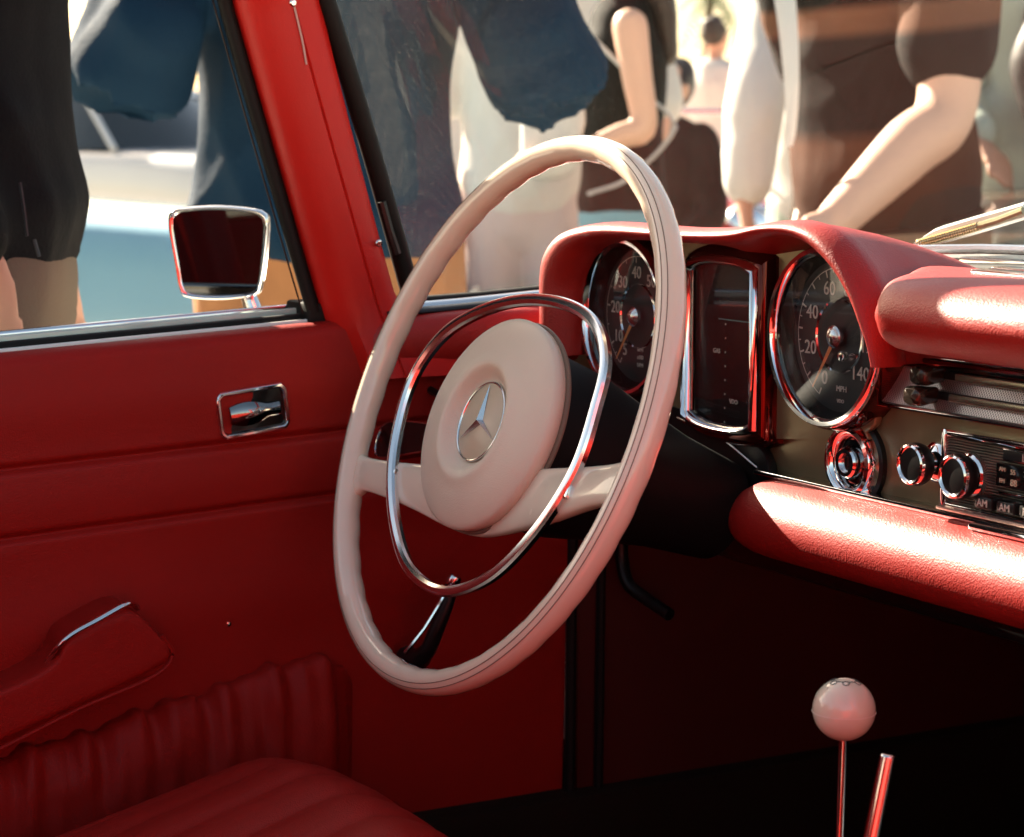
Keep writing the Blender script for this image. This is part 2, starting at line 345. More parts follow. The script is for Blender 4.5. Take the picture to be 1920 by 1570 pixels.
# gathered map pocket
rows = []
NY = 150
for y in np.linspace(-0.75, 0.01, NY):
    q = (y + 0.75) / 0.76; top = 0.42 + (0.57 - 0.42) * q + 0.0022 * sin(y * 151) + 0.0020 * sin(y * 263 + 1) + 0.002 * sin(y * 61)
    if y > -0.03: top -= 3.0 * (y + 0.03) ** 2 * 8
    r = []
    for k in range(16):
        t = k / 15; z = top - t * (top - 0.385)
        ruf = (0.0022 * sin(y * 151 + 0.9 * sin(t * 3)) + 0.0020 * sin(y * 263 + 1 + 2 * t) + 0.006 * noise.noise(Vector((y * 42, t * 4, 9)))) * (1 - 0.6 * t)
        bul = 0.016 + 0.018 * sin(min(1, t * 1.1) * pi) ** 0.8
        if q < 0.04: bul *= q / 0.04
        if q > 0.96: bul *= (1 - q) / 0.04
        if k == 0: z -= 0.002
        r.append((door_x(y, z) + 0.002 + bul + ruf * (1 if bul > 0.01 else 0), y, z))
    r.insert(0, (door_x(y, top) - 0.003, y, top + 0.0005)); r.insert(1, (r[1][0] - 0.005, y, top + 0.002)); rows.append(r)
V, F = grid(rows); mesh_obj('map_pocket', V, F, LEATHER, DOOR, ang=0)
# window winder
tube('winder_arm', [(-0.652, 0.052, 0.556), (-0.628, 0.052, 0.558), (-0.618, 0.056, 0.570), (-0.612, 0.067, 0.602), (-0.611, 0.076, 0.626)], 0.0085, BLACK, DOOR, 12, scale=[1.4, 1.2, 1.0, 0.95, 0.85], ry=0.007)
tube('winder_chrome_strip', [(-0.608, 0.028, 0.571), (-0.604, 0.045, 0.592), (-0.602, 0.058, 0.612), (-0.603, 0.066, 0.624)], 0.0018, CHROME, DOOR, 8)
lathe('winder_tip', [(0, -0.004), (0.006, -0.003), (0.0068, 0.002), (0.005, 0.006), (0, 0.0075)], (-0.610, 0.0755, 0.628), (0.35, 0.3, 0.85), CHROME, DOOR, 20)
lathe('panel_stud', [(0.0022, 0), (0.002, 0.001), (0, 0.0016)], (door_x(-0.105, 0.598) + 0.0002, -0.105, 0.598), (1, 0, 0), CHROME, DOOR, 10)

# ------------------------------------------------------------------ windscreen: frame pillar, seal, glass
WS = sub('windscreen', CAR)
SC_T = [(-0.700, 0.855), (-0.700, 1.12), (-0.690, 1.22)]
def pillar_pt(z): # rear edge y, front edge y of the painted pillar
    t = (z - 0.85) / 0.27
    return -0.002 - 0.082 * t + 0.002 * t * t, 0.066 - 0.082 * t + 0.008 * t * t
rows = []
for z in np.linspace(0.80, 1.225, 36):
    y0, y1 = pillar_pt(z)
    fl = max(0, (0.875 - z) / 0.06); fl = min(fl, 1.2)
    y1 += 0.045 * fl * fl; xo = -0.690 - 0.03 * max(0, z - 1.12) / 0.1 * -1
    xin = xo + 0.018 + 0.012 * fl * fl
    sec = [(-0.745, y0 + 0.004), (-0.712, y0), (xo - 0.004, y0 + 0.001), (xo + 0.006, y0 + 0.006), (xin - 0.004, y0 + 0.016), (xin, y0 + 0.030), (xin - 0.001, y0 + 0.040), (xin - 0.0028, y0 + 0.0415), (xin - 0.001, y0 + 0.043), (xin - 0.002, y1 - 0.014), (xin - 0.008, y1 - 0.004), (xo - 0.004, y1), (-0.745, y1 + 0.004)]
    rows.append([(a, b, z) for a, b in sec])
V, F = grid(rows, closed_v=True); mesh_obj('pillar', V, F, REDPAINT, WS, ang=35)
def along(fy, x, z0, z1, n=24): return [(x + (0.03 * max(0, z - 1.12) / 0.1), fy(z), z) for z in np.linspace(z0, z1, n)]
tube('pillar_seal', along(lambda z: pillar_pt(z)[0] - 0.006, -0.705, 0.855, 1.22), 0.0062, RUBBER, WS, 10)
tube('pillar_chrome_bead', along(lambda z: pillar_pt(z)[0] - 0.0135, -0.712, 0.855, 1.22), 0.0008, BLACK, WS, 8)
for yy, zz in ((-0.0395, 1.1155), (0.0375, 0.915)):
    lathe('screw', [(0.0032, -0.001), (0.0032, 0.0006), (0.0022, 0.0016), (0, 0.0018)], (-0.6725, yy, zz), (1, 0, 0), CHROME, WS, 14)
tube('roof_cord', spline([(-0.6722, -0.0385, 1.112), (-0.6718, -0.032, 1.085), (-0.6715, -0.0285, 1.065)], 10), 0.0009, mat('pale_cord', (0.55, 0.35, 0.3), 0.7), WS, 6)
# base curve of the glass and top curve (header)
base = spline([(-0.703, 0.080, 0.862), (-0.706, 0.15, 0.864), (-0.690, 0.23, 0.870), (-0.62, 0.32, 0.881), (-0.45, 0.395, 0.896), (-0.2, 0.435, 0.905), (0.0, 0.442, 0.907), (0.2, 0.435, 0.905), (0.45, 0.395, 0.896), (0.62, 0.32, 0.881), (0.69, 0.23, 0.870), (0.706, 0.15, 0.864), (0.703, 0.080, 0.862)], 90)
topc = spline([(-0.690, -0.040, 1.215), (-0.689, 0.00, 1.218), (-0.665, 0.07, 1.222), (-0.58, 0.125, 1.228), (-0.40, 0.175, 1.234), (-0.2, 0.20, 1.238), (0.0, 0.205, 1.239), (0.2, 0.20, 1.238), (0.40, 0.175, 1.234), (0.58, 0.125, 1.228), (0.665, 0.07, 1.222), (0.689, 0.00, 1.218), (0.690, -0.040, 1.215)], 90)
rows = [base + (topc - base) * t + np.array([0, 0.003 * sin(t * pi), 0]) for t in np.linspace(0, 1, 16)]
V, F = grid(rows); mesh_obj('windscreen_glass', V, F, WGLASS, WS, fix=False)
edge = [(p[0] + (0.010 if p[0] < 0 else -0.010), p[1] - 0.006, p[2] - 0.001) for p in rows_ for rows_ in [0]] if False else None
left = [r[0] for r in rows]
tube('glass_seal', [(p[0] + 0.012, p[1] - 0.001, p[2]) for p in left], 0.0105, RUBBER, WS, 12, ry=0.008)
tube('glass_seal', [(-r[-1][0] * -1 - 0.012, r[-1][1] - 0.001, r[-1][2]) for r in rows], 0.0105, RUBBER, WS, 12, ry=0.008)
tube('glass_seal', [(p[0] * 0.995, p[1] - 0.002, p[2] - 0.002) for p in base], 0.008, RUBBER, WS, 10, ry=0.006)
tube('seal_clip', [(-0.6800, 0.044, 0.950), (-0.6795, 0.051, 0.925), (-0.6795, 0.058, 0.905)], 0.004, BLACK, WS, 8)
tube('windscreen_header', [(p[0], p[1] - 0.012, p[2] + 0.012) for p in topc], 0.020, REDPAINT, WS, 12)
rows2 = []
for z in np.linspace(0.80, 1.225, 12):
    y0, y1 = pillar_pt(z); rows2.append([(0.745, y0, z), (0.69, y0, z), (0.672, y0 + 0.03, z), (0.69, y1, z), (0.745, y1, z)])
V, F = grid(rows2, closed_v=True); mesh_obj('pillar', V, F, REDPAINT, WS)
# polished moulding between glass and dash top: a chrome gutter that mirrors sky and dash
gut = [(p[0] * 0.985, p[1] - 0.019, p[2] - 0.0045) for p in base]
tube('chrome_moulding', gut, 0.0095, CHROME, WS, 12, ry=0.0045)
gut2 = [(p[0] * 0.965, p[1] - 0.036, p[2] - 0.0085) for p in base]
tube('dark_gutter', gut2, 0.010, BLACK, WS, 10, ry=0.004)
# outside: wiper arm with spring
WIP = sub('wiper', CAR)
a0 = Vector((-0.475, 0.560, 0.9125)); a1 = Vector((-0.205, 0.470, 0.9265))
a0 = Vector((-0.458, 0.446, 0.911)); a1 = Vector((-0.352, 0.478, 0.942))
ax = (a1 - a0).normalized(); side = ax.cross(Vector((0, 0, 1))).normalized(); upv = side.cross(ax)
rows = []
for k in range(14):
    q = k / 13; p = a0 + ax * (a1 - a0).length * q; wd = 0.008 + 0.005 * sin(q * pi); ht = 0.005 + 0.008 * min(1, q * 4)
    rows.append([p + side * wd * c - Vector((0, 0, 0.002)) + upv * (ht * (1 - 0.25 * c * c) if j < 7 else 0.0) for j, c in enumerate(list(np.linspace(-1, 1, 7)) + [1, -1])])
V, F = grid(rows, closed_v=True); V, F = cap(V, F, list(range(9))); V, F = cap(V, F, [13 * 9 + j for j in range(9)])
mesh_obj('wiper_cover', V, F, mat('pale_wiper_paint', (0.62, 0.64, 0.60), 0.35), WIP)
hp = []
s0 = a0 + ax * 0.012 + Vector((0.006, -0.014, 0.001)); 
for k in range(26 * 10):
    q = k / 260; a = 2 * pi * k / 10; c = s0 + ax * 0.062 * q
    hp.append(c + (cos(a) * side + sin(a) * upv) * 0.0034)
tube('wiper_spring', hp, 0.0009, mat('brass_spring', (0.62, 0.50, 0.28), 0.25, metal=1.0), WIP, 5)
tube('wiper_link', [s0 + ax * 0.06, s0 + ax * 0.08, s0 + ax * 0.105 + upv * 0.002], 0.0035, mat('olive_metal', (0.30, 0.28, 0.16), 0.35, metal=0.8), WIP, 8)
tube('wiper_blade', [(-0.55, 0.37, 0.905), (-0.35, 0.425, 0.915), (-0.12, 0.452, 0.920), (0.15, 0.458, 0.921)], 0.004, CHROME_S, WIP, 8)
box('cowl_grille', (-0.42, 0.46, 0.892), (0.42, 0.54, 0.9045), CHROME_S, CAR, 0.003)
for k in range(7):
    box('cowl_slat', (-0.25 + k * 0.08, 0.468, 0.9045), (-0.19 + k * 0.08, 0.53, 0.909), CHROME, CAR, 0.0018)

# ------------------------------------------------------------------ exterior mirror
MIR = sub('door_mirror', CAR)
mc = Vector((-0.865, -0.031, 0.900)); mn = Vector((0.83, -0.55, -0.022)).normalized()
mx_ = Vector((0, 0, 1)).cross(mn).normalized(); my_ = mn.cross(mx_)
def mf(a, b, h): return mc + mx_ * a + my_ * b + mn * h
ol = spline([(-0.044, 0.0375), (-0.03, 0.041), (0.0, 0.0425), (0.030, 0.040), (0.041, 0.036), (0.0445, 0.026), (0.041, -0.010), (0.0375, -0.030), (0.031, -0.0395), (0.0, -0.0435), (-0.031, -0.0415), (-0.0385, -0.034), (-0.042, -0.012), (-0.0475, 0.026)], 72, True)
rows = []
for h, k in ((0.0005, 0.90), (0.003, 0.93), (0.004, 0.97), (0.002, 1.0), (-0.003, 1.015), (-0.016, 1.0), (-0.030, 0.92), (-0.040, 0.72), (-0.044, 0.35)):
    rows.append([mf(p[0] * k, p[1] * k, h) for p in ol])
V, F = grid(rows, closed_v=True); V, F = cap(V, F, [(len(rows) - 1) * 72 + j for j in range(72)])
mesh_obj('mirror_housing', V, F, CHROME, MIR, ang=60)
prism('mirror_glass', [tuple(p * 0.905) for p in ol], 0.0002, 0.0012, mf, mat('mirror_silver', (0.10, 0.105, 0.11), 0.015, metal=1.0), MIR)
tube('mirror_stalk', [mf(0.020, -0.036, -0.016), mf(0.026, -0.052, -0.014), mf(0.031, -0.068, -0.012), mf(0.035, -0.085, -0.010)], 0.0088, CHROME, MIR, 14, scale=[0.8, 0.95, 1.1, 1.5])

# ------------------------------------------------------------------ dashboard
DASH = sub('dashboard', CAR)
PY = 0.215        # painted face
# painted face with rounded lower left end
prism('painted_face', spline([(-0.66, 0.855), (-0.66, 0.80), (-0.63, 0.745), (-0.55, 0.715), (-0.40, 0.715), (-0.1, 0.715), (0.64, 0.715), (0.66, 0.76), (0.66, 0.86)], 60), PY, PY + 0.02, lambda a, b, h: (a, h, b), DASH and DASHM, DASH, 0.0)
# dark undertray
box('under_tray', (-0.64, 0.235, 0.66), (0.64, 0.60, 0.72), BLACK, DASH, 0.01)
# instrument hood: padded brow with two humps
lip_o = np.array([(-0.622, 0.815), (-0.622, 0.848), (-0.622, 0.892), (-0.614, 0.910), (-0.592, 0.924), (-0.555, 0.9325), (-0.51, 0.9365), (-0.457, 0.9370), (-0.388, 0.9365), (-0.323, 0.9395), (-0.282, 0.9450), (-0.243, 0.9465), (-0.213, 0.940), (-0.187, 0.924), (-0.168, 0.905), (-0.156, 0.882), (-0.149, 0.866), (-0.143, 0.850)])
lip_i = np.array([(-0.580, 0.820), (-0.580, 0.850), (-0.578, 0.880), (-0.561, 0.902), (-0.540, 0.914), (-0.515, 0.9195), (-0.49, 0.9220), (-0.440, 0.9228), (-0.380, 0.9235), (-0.328, 0.9258), (-0.284, 0.9330), (-0.250, 0.9325), (-0.224, 0.924), (-0.200, 0.9095), (-0.182, 0.892), (-0.168, 0.874), (-0.160, 0.864), (-0.155, 0.850)])
NL = 110; O = spline(lip_o, NL); I = spline(lip_i, NL)
rows = []
def hood_sec(y):
    t = (y - 0.165) / 0.27; out = []
    for i in range(NL):
        x, z = O[i]; zb = 0.868
        x2 = x - 0.115 * t * max(0, (x + 0.40) / 0.24) - 0.02 * t * max(0, (-0.40 - x) / 0.2)
        k = 1 - 0.32 * t - 0.44 * t * t
        z2 = zb + (z - zb) * k if z > zb else z + (zb - z) * t * 0.6
        out.append((x2, y, z2 - 0.004 * t * t))
    return out
for y in (0.435, 0.39, 0.34, 0.29, 0.25, 0.215, 0.195): rows.append(hood_sec(y))
for an in np.linspace(14, 176, 13):
    an = radians(an); f = (1 - cos(an)) / 2
    rows.append([(O[i][0] + (I[i][0] - O[i][0]) * f, 0.1860 - 0.0285 * sin(an) ** 0.85, O[i][1] + (I[i][1] - O[i][1]) * f) for i in range(NL)])
for y, ad in ((0.190, 0.003), (0.199, 0.007), (0.208, 0.0105), (0.2165, 0.012)):
    row = []
    for i in range(NL):
        dv = I[i] - O[i]; ln = np.linalg.norm(dv); k_ = ad * max(0, -dv[1] / ln) - 1.3 * (y - 0.186) * max(0, dv[0] / ln) ** 2; row.append((I[i][0] + dv[0] / ln * k_, y, I[i][1] + dv[1] / ln * k_))
    rows.append(row)
V, F = grid(rows); mesh_obj('instrument_hood', V, F, LEATHER_PAD, DASH, ang=0)
# passenger side padded roll
prof = [(0.216, 0.8615), (0.185, 0.8605), (0.155, 0.8645), (0.134, 0.8735), (0.1245, 0.884), (0.1235, 0.893), (0.129, 0.902), (0.141, 0.9095), (0.160, 0.9135), (0.20, 0.9155), (0.245, 0.9150), (0.272, 0.9120), (0.285, 0.904), (0.288, 0.880)]
prof = spline(prof, 44); pc = np.array([0.19, 0.892])
rows = []
for k, x in enumerate([-0.118, -0.1175, -0.115, -0.110, -0.102, -0.090, -0.07, -0.03] + list(np.linspace(0.02, 0.64, 28))):
    sc = [0.0, 0.35, 0.62, 0.80, 0.91, 0.97, 0.995][k] if k < 7 else 1.0
    rows.append([(x - 0.050 * min(1, max(0, p[0] - 0.125) / 0.08) - 0.07 * min(1, max(0, (p[0] - 0.20) / 0.07)), pc[0] + (p[0] - pc[0]) * (0.55 + 0.45 * sc if p[0] < pc[0] else 1), pc[1] + (p[1] - pc[1]) * (0.5 + 0.5 * sc)) for p in prof])
V, F = grid(rows); V, F = cap(V, F, list(range(44))); mesh_obj('dash_pad', V, F, LEATHER_PAD, DASH, ang=0)
# left end roll under the pillar
rows = []
for x, y, zt in ((-0.676, 0.022, 0.842), (-0.667, 0.034, 0.847), (-0.664, 0.05, 0.8495), (-0.663, 0.07, 0.8515), (-0.659, 0.11, 0.8535), (-0.651, 0.15, 0.855), (-0.640, 0.19, 0.856), (-0.63, 0.22, 0.857)):
    rows.append([(x - 0.045, y + 0.006, zt + 0.002), (x - 0.022, y + 0.004, zt + 0.002), (x - 0.008, y + 0.002, zt), (x, y, zt - 0.006), (x + 0.004, y, zt - 0.018), (x + 0.002, y, zt - 0.034), (x - 0.006, y + 0.003, zt - 0.046), (x - 0.02, y + 0.006, zt - 0.056), (x - 0.03, y + 0.008, zt - 0.11)])
rows = [[tuple(v) for v in spline(r, 26)] for r in rows]; rows = np.array(rows).transpose(1, 0, 2); rows = np.array([spline(r, 30) for r in rows])
V, F = grid(rows); mesh_obj('corner_roll', V, F, LEATHER_PAD, DASH, ang=0)
# lower padded knee roll with bright trim above it
prof = spline([(0.214, 0.7485), (0.196, 0.7465), (0.178, 0.7400), (0.166, 0.7270), (0.163, 0.7120), (0.169, 0.6990), (0.185, 0.690), (0.215, 0.686), (0.26, 0.686)], 32); pc = np.array([0.235, 0.718])
rows = []
for k, x in enumerate([-0.352, -0.351, -0.347, -0.340, -0.330, -0.316, -0.30] + list(np.linspace(-0.27, 0.64, 34))):
    sc = [0.05, 0.36, 0.60, 0.78, 0.90, 0.97, 0.995][k] if k < 7 else 1.0
    rows.append([(x, pc[0] + (p[0] - pc[0]) * (0.45 + 0.55 * sc), pc[1] + (p[1] - pc[1]) * sc) for p in prof])
V, F = grid(rows); V, F = cap(V, F, list(range(32))); mesh_obj('knee_roll', V, F, LEATHER_PAD, DASH, ang=0)
box('bright_trim', (-0.345, 0.1985, 0.7472), (0.64, PY - 0.0005, 0.7512), CHROME, DASH, 0.0014)
# gauge cluster backing (glossy dark binnacle)
prism('binnacle', spline([(-0.60, 0.80), (-0.612, 0.86), (-0.60, 0.90), (-0.54, 0.920), (-0.40, 0.922), (-0.27, 0.924), (-0.240, 0.905), (-0.214, 0.868), (-0.205, 0.82), (-0.23, 0.79), (-0.40, 0.772), (-0.54, 0.785)], 60, True), 0.2068, 0.214, lambda a, b, h: (a, h, b), DASHM, DASH, 0.002)

def gauge(name, c, R, marks, a_of, needle_deg, words, extra=()):
    G = sub(name, CAR)
    cx, cz = c; yb = 0.192
    ax_ = (0, -1, 0)
    lathe_open('bezel_tube', [(R * 1.075, 0.0), (R * 1.07, 0.016), (R * 1.045, 0.022), (R * 1.02, 0.0225)], (cx, 0.2145, cz), ax_, mat('gloss_tube', (0.10, 0.02, 0.015), 0.06, metal=0.85), G, 64)
    lathe_open('bezel', [(R * 1.03, 0.0), (R * 1.025, 0.003), (R * 1.0, 0.0055), (R * 0.955, 0.005), (R * 0.925, 0.0015), (R * 0.91, -0.004)], (cx, yb, cz), ax_, CHROME, G, 64)
    lathe_open('inner_wall', [(R * 0.915, 0.000), (R * 0.90, -0.006), (R * 0.86, -0.014)], (cx, yb, cz), ax_, mat('gloss_black', (0.006, 0.006, 0.006), 0.12), G, 64)
    yd = yb + 0.0135
    lathe('dial_face', [(R * 0.9, 0), (0, 0.0001)], (cx, yd, cz), ax_, DIAL, G, 48)
    def at(deg, r): return (cx + r * cos(radians(deg)), yd - 0.0006, cz + r * sin(radians(deg)))
    def ring(nm, r, t, deg0=0, deg1=360):
        n = 72; rows = [[(cx + q * cos(radians(a)), yd - 0.0004, cz + q * sin(radians(a))) for q in (r - t, r + t)] for a in np.linspace(deg0, deg1, n)]
        V, F = grid(rows); mesh_obj(nm, V, F, PRINT, G)
    ring('scale_ring', R * 0.775, 0.00035, a_of[0], a_of[1]); 
    n = 72; rows = [[(cx + q * cos(radians(a)), yd - h, cz + q * sin(radians(a))) for q, h in ((R * 0.405, 0.0003), (R * 0.418, 0.0018), (R * 0.432, 0.0003))] for a in np.linspace(0, 360, n)]
    V, F = grid(rows); mesh_obj('inner_chrome_ring', V, F, CHROME, G)
    for deg, big in extra:
        l = R * (0.085 if big else 0.05); wd = 0.0007 if big else 0.0004
        u = Vector((cos(radians(deg)), 0, sin(radians(deg)))); v = Vector((-u.z, 0, u.x)); p = Vector((cx, yd - 0.0006, cz)) + u * (R * 0.775 - l); q = p + u * l
        mesh_obj('tick_mark', [p - v * wd, p + v * wd, q + v * wd, q - v * wd], [(0, 1, 2, 3)], PRINT, G, smooth=False)
    for s, deg, rr in marks: text('numeral', s, R * 0.225, at(deg, R * rr), (1, 0, 0), (0, 0, 1), PRINT, G)
    for s, dx, dz, sz in words: text('dial_word', s, sz, (cx + dx, yd - 0.0006, cz + dz), (1, 0, 0), (0, 0, 1), PRINT, G)
    u = Vector((cos(radians(needle_deg)), 0, sin(radians(needle_deg)))); v = Vector((-u.z, 0, u.x)); o = Vector((cx, yd - 0.004, cz)); L = R * 0.74
    mesh_obj('needle', [o - v * 0.0021, o + v * 0.0021, o + u * L + v * 0.0008, o + u * L - v * 0.0008, o + u * L * 0.5 - Vector((0, 0.0012, 0)), o - Vector((0, 0.0012, 0))], [(0, 5, 4, 3), (5, 1, 2, 4), (4, 2, 3), (0, 1, 5)], NEEDLE, G, smooth=False)
    lathe('needle_hub', [(R * 0.135, 0.003), (R * 0.13, 0.006), (R * 0.08, 0.0088), (0, 0.0098)], (cx, yd, cz), ax_, CHROME_S, G, 28)
    lathe('gauge_glass', [(R * 0.93, 0.0), (R * 0.5, 0.0008), (0, 0.001)], (cx, yb, cz), ax_, GLASS, G, 40)
    return G
sp = {0: 243, 20: 198, 40: 155, 60: 110, 80: 70, 100: 30, 120: -8, 140: -45}
ks = sorted(sp); ticks = []
for i, k in enumerate(ks):
    ticks.append((sp[k], True))
    if i < len(ks) - 1:
        for f in (0.25, 0.5, 0.75): ticks.append((sp[k] + (sp[ks[i + 1]] - sp[k]) * f, f == 0.5))
SPD = gauge('speedometer', (-0.2475, 0.8615), 0.0645, [(str(k), sp[k], 0.56) for k in ks], (243, -45), 236, [('MPH', 0.004, -0.0385, 0.0062), ('VDO', 0.003, -0.0475, 0.004)], ticks)
lathe('trip_knob', [(0.004, 0), (0.004, 0.012), (0.003, 0.014), (0, 0.0145)], (-0.2475 + 0.019, 0.2055, 0.8615 - 0.0125), (0, -1, 0), CHROME, SPD, 18)
tp = {'5': 236, '10': 212, '20': 172, '30': 132, '40': 94, '50': 56, '60': 16, '70': -25}
tk = list(tp.values()); ticks = []
for i, k in enumerate(tk):
    ticks.append((k, True))
    if i < len(tk) - 1: ticks.append(((k + tk[i + 1]) / 2, False))
gauge('tachometer', (-0.5225, 0.8565), 0.0645, [(s, d, 0.56) for s, d in tp.items()], (236, -25), 233, [('RPM', 0.004, -0.028, 0.0048), ('x100', 0.004, -0.0345, 0.0048), ('UPM', 0.004, -0.041, 0.0048)], ticks)
# central combined instrument: tall rounded frame
CG = sub('combined_gauge', CAR)
ccx, ccz, cw, ch = -0.382, 0.8445, 0.088, 0.124
def arch(k, dw=0.0):
    w2, h2 = cw / 2 * 1 + dw, ch / 2 + dw; out = []
    for t in np.linspace(-1, 1, 13): out.append((w2 * t * 1.0, h2 - 0.0045 * t ** 4 - 0.002 * t * t))
    for t in np.linspace(1, -1, 13): out.append((w2 * t, -h2 + 0.0045 * t ** 4 + 0.002 * t * t))
    return np.array(out)
def cgf(p, y): return (ccx + p[0], y, ccz + p[1])
A = arch(1)
def loops(lst): return [[cgf(p * k, y) for p in A] for k, y in lst]
V, F = grid(loops([(1.30, 0.2125), (1.24, 0.198), (1.16, 0.193), (1.12, 0.1925)]), closed_v=True); mesh_obj('bezel_tube', V, F, mat('gloss_tube', (0, 0, 0)), CG, ang=50)
V, F = grid(loops([(1.125, 0.1945), (1.11, 0.1885), (1.06, 0.1865), (1.02, 0.1885), (1.0, 0.196)]), closed_v=True); mesh_obj('bezel', V, F, CHROME, CG, ang=50)
prism('dial_face', [tuple(p * 1.03) for p in A], 0.199, 0.206, lambda a, b, h: (ccx + a, h, ccz + b), mat('dial_gloss', (0.010, 0.010, 0.010), 0.2), CG)
for k in range(8):
    mesh_obj('tick_mark', [cgf((-0.002 + a, 0.016 - k * 0.011 + b), 0.1985) for a, b in ((-0.0007, -0.0007), (0.0007, -0.0007), (0.0007, 0.0007), (-0.0007, 0.0007))], [(0, 1, 2, 3)], PRINT, CG, smooth=False)
text('dial_word', 'GAS', 0.0052, cgf((-0.014, -0.006), 0.1985), (1, 0, 0), (0, 0, 1), PRINT, CG)
text('dial_word', 'VDO', 0.0052, cgf((0.010, -0.044), 0.1985), (1, 0, 0), (0, 0, 1), PRINT, CG)
mesh_obj('index_line', [cgf(p, 0.1986) for p in ((-0.012, 0.0192), (0.034, 0.0192), (0.034, 0.0200), (-0.012, 0.0200))], [(0, 1, 2, 3)], mat('teal_line', (0.06, 0.22, 0.22), 0.4), CG, smooth=False)
prism('gauge_glass', [tuple(p * 1.02) for p in A], 0.1935, 0.1940, lambda a, b, h: (ccx + a, h, ccz + b), GLASS, CG)
# lower black switch pod left of the knee roll
prism('switch_pod', spline([(-0.63, 0.80), (-0.55, 0.79), (-0.45, 0.785), (-0.37, 0.778), (-0.335, 0.757), (-0.345, 0.725), (-0.45, 0.700), (-0.63, 0.71)], 36, True), 0.205, 0.214, lambda a, b, h: (a, h, b), BLACK, DASH, 0.002)
tube('pod_edge', spline([(-0.46, 0.2045, 0.778), (-0.40, 0.2035, 0.770), (-0.345, 0.203, 0.752)], 16), 0.0011, CHROME_S, DASH, 6)
tube('pull_rod', [(-0.40, 0.212, 0.732), (-0.398, 0.19, 0.730), (-0.396, 0.178, 0.726)], 0.003, mat('brass_spring', (0, 0, 0)), DASH, 8)

# ignition lock
IGN = sub('ignition_lock', CAR)
ic = (-0.2320, PY, 0.7705)
lathe('lock_base', [(0.0308, 0.0), (0.0308, 0.004), (0.0280, 0.006), (0.0246, 0.0065)], ic, (0, -1, 0), BLACK, IGN, 48)
lathe_open('lock_ring', [(0.0286, 0.004), (0.0280, 0.010), (0.0260, 0.0135), (0.0230, 0.0145), (0.0202, 0.013), (0.0185, 0.009), (0.0181, 0.006)], ic, (0, -1, 0), CHROME, IGN, 48)
lathe('lock_dish', [(0.0185, 0.006), (0.0168, 0.008), (0.0129, 0.0085), (0.0118, 0.007)], ic, (0, -1, 0), mat('dark_chrome', (0, 0, 0)), IGN, 40)
lathe_open('lock_cylinder', [(0.0118, 0.007), (0.0115, 0.0135), (0.0101, 0.015), (0.0073, 0.015), (0.0069, 0.011)], ic, (0, -1, 0), CHROME, IGN, 40)
lathe('key_plug', [(0.0071, 0.010), (0.0071, 0.0125), (0, 0.0126)], ic, (0, -1, 0), CHROME_S, IGN, 24)
box('key_slot', (ic[0] - 0.0008, ic[1] - 0.0134, ic[2] - 0.0042), (ic[0] + 0.0008, ic[1] - 0.0122, ic[2] + 0.0042), BLACK, IGN, 0)

# pull knob and radio
def knob(name, c, L, R, parent):
    K = sub(name, parent) if parent is CAR else parent
    lathe_open('knob_collar', [(R * 0.98, 0.0), (R * 0.96, 0.004), (R * 0.78, 0.0065), (R * 0.5, 0.008), (R * 0.42, L - 0.010)], c, (0, -1, 0), CHROME, K, 36)
    lathe('knob_body', [(R * 0.45, L - 0.013), (R * 0.92, L - 0.0115), (R * 1.02, L - 0.008), (R * 1.02, L - 0.004), (R * 0.96, L - 0.0015), (R * 0.85, L - 0.001)], c, (0, -1, 0), BLACK, K, 36)
    lathe_open('knob_rim', [(R * 0.99, L - 0.0028), (R * 0.95, L - 0.0004), (R * 0.86, L + 0.0004), (R * 0.76, L - 0.0006), (R * 0.72, L - 0.002)], c, (0, -1, 0), CHROME, K, 36)
    lathe('knob_cap', [(R * 0.74, L - 0.002), (R * 0.45, L - 0.0032), (0, L - 0.0036)], c, (0, -1, 0), mat('olive_insert', (0.11, 0.10, 0.06), 0.4, metal=0.5, vary=(200, 0.3)), K, 30)
    return K
knob('pull_switch', (-0.1440, PY, 0.7815), 0.027, 0.0148, CAR)
RAD = sub('radio', CAR)
rx0, rx1, rz0, rz1 = -0.1315, 0.10, 0.7515, 0.8075
def rfr(nm, lo, hi, m, bev=0.0015): return box(nm, lo, hi, m, RAD, bev)
rfr('radio_frame', (rx0, PY - 0.010, rz0), (rx0 + 0.005, PY + 0.001, rz1), CHROME); rfr('radio_frame', (rx0 + 0.0052, PY - 0.010, rz1 - 0.005), (rx1, PY + 0.001, rz1), CHROME)
rfr('radio_frame', (rx0 + 0.0052, PY - 0.010, rz0), (rx1, PY + 0.001, rz0 + 0.005), CHROME)
STR = bpy.data.materials.new('radio_ribbed_face'); STR.use_nodes = True; t_ = STR.node_tree; b_ = t_.nodes['Principled BSDF']; b_.inputs['Roughness'].default_value = 0.3; b_.inputs['Metallic'].default_value = 0.6
wv = t_.nodes.new('ShaderNodeTexWave'); wv.bands_direction = 'Z'; wv.inputs['Scale'].default_value = 165; tc_ = t_.nodes.new('ShaderNodeTexCoord'); t_.links.new(tc_.outputs['Object'], wv.inputs['Vector'])
mx2 = t_.nodes.new('ShaderNodeMix'); mx2.data_type = 'RGBA'; mx2.inputs['A'].default_value = (0.01, 0.01, 0.008, 1); mx2.inputs['B'].default_value = (0.16, 0.15, 0.11, 1); t_.links.new(wv.outputs['Fac'], mx2.inputs['Factor']); t_.links.new(mx2.outputs['Result'], b_.inputs['Base Color'])
bp_ = t_.nodes.new('ShaderNodeBump'); bp_.inputs['Distance'].default_value = 0.0006; t_.links.new(wv.outputs['Fac'], bp_.inputs['Height']); t_.links.new(bp_.outputs[0], b_.inputs['Normal'])
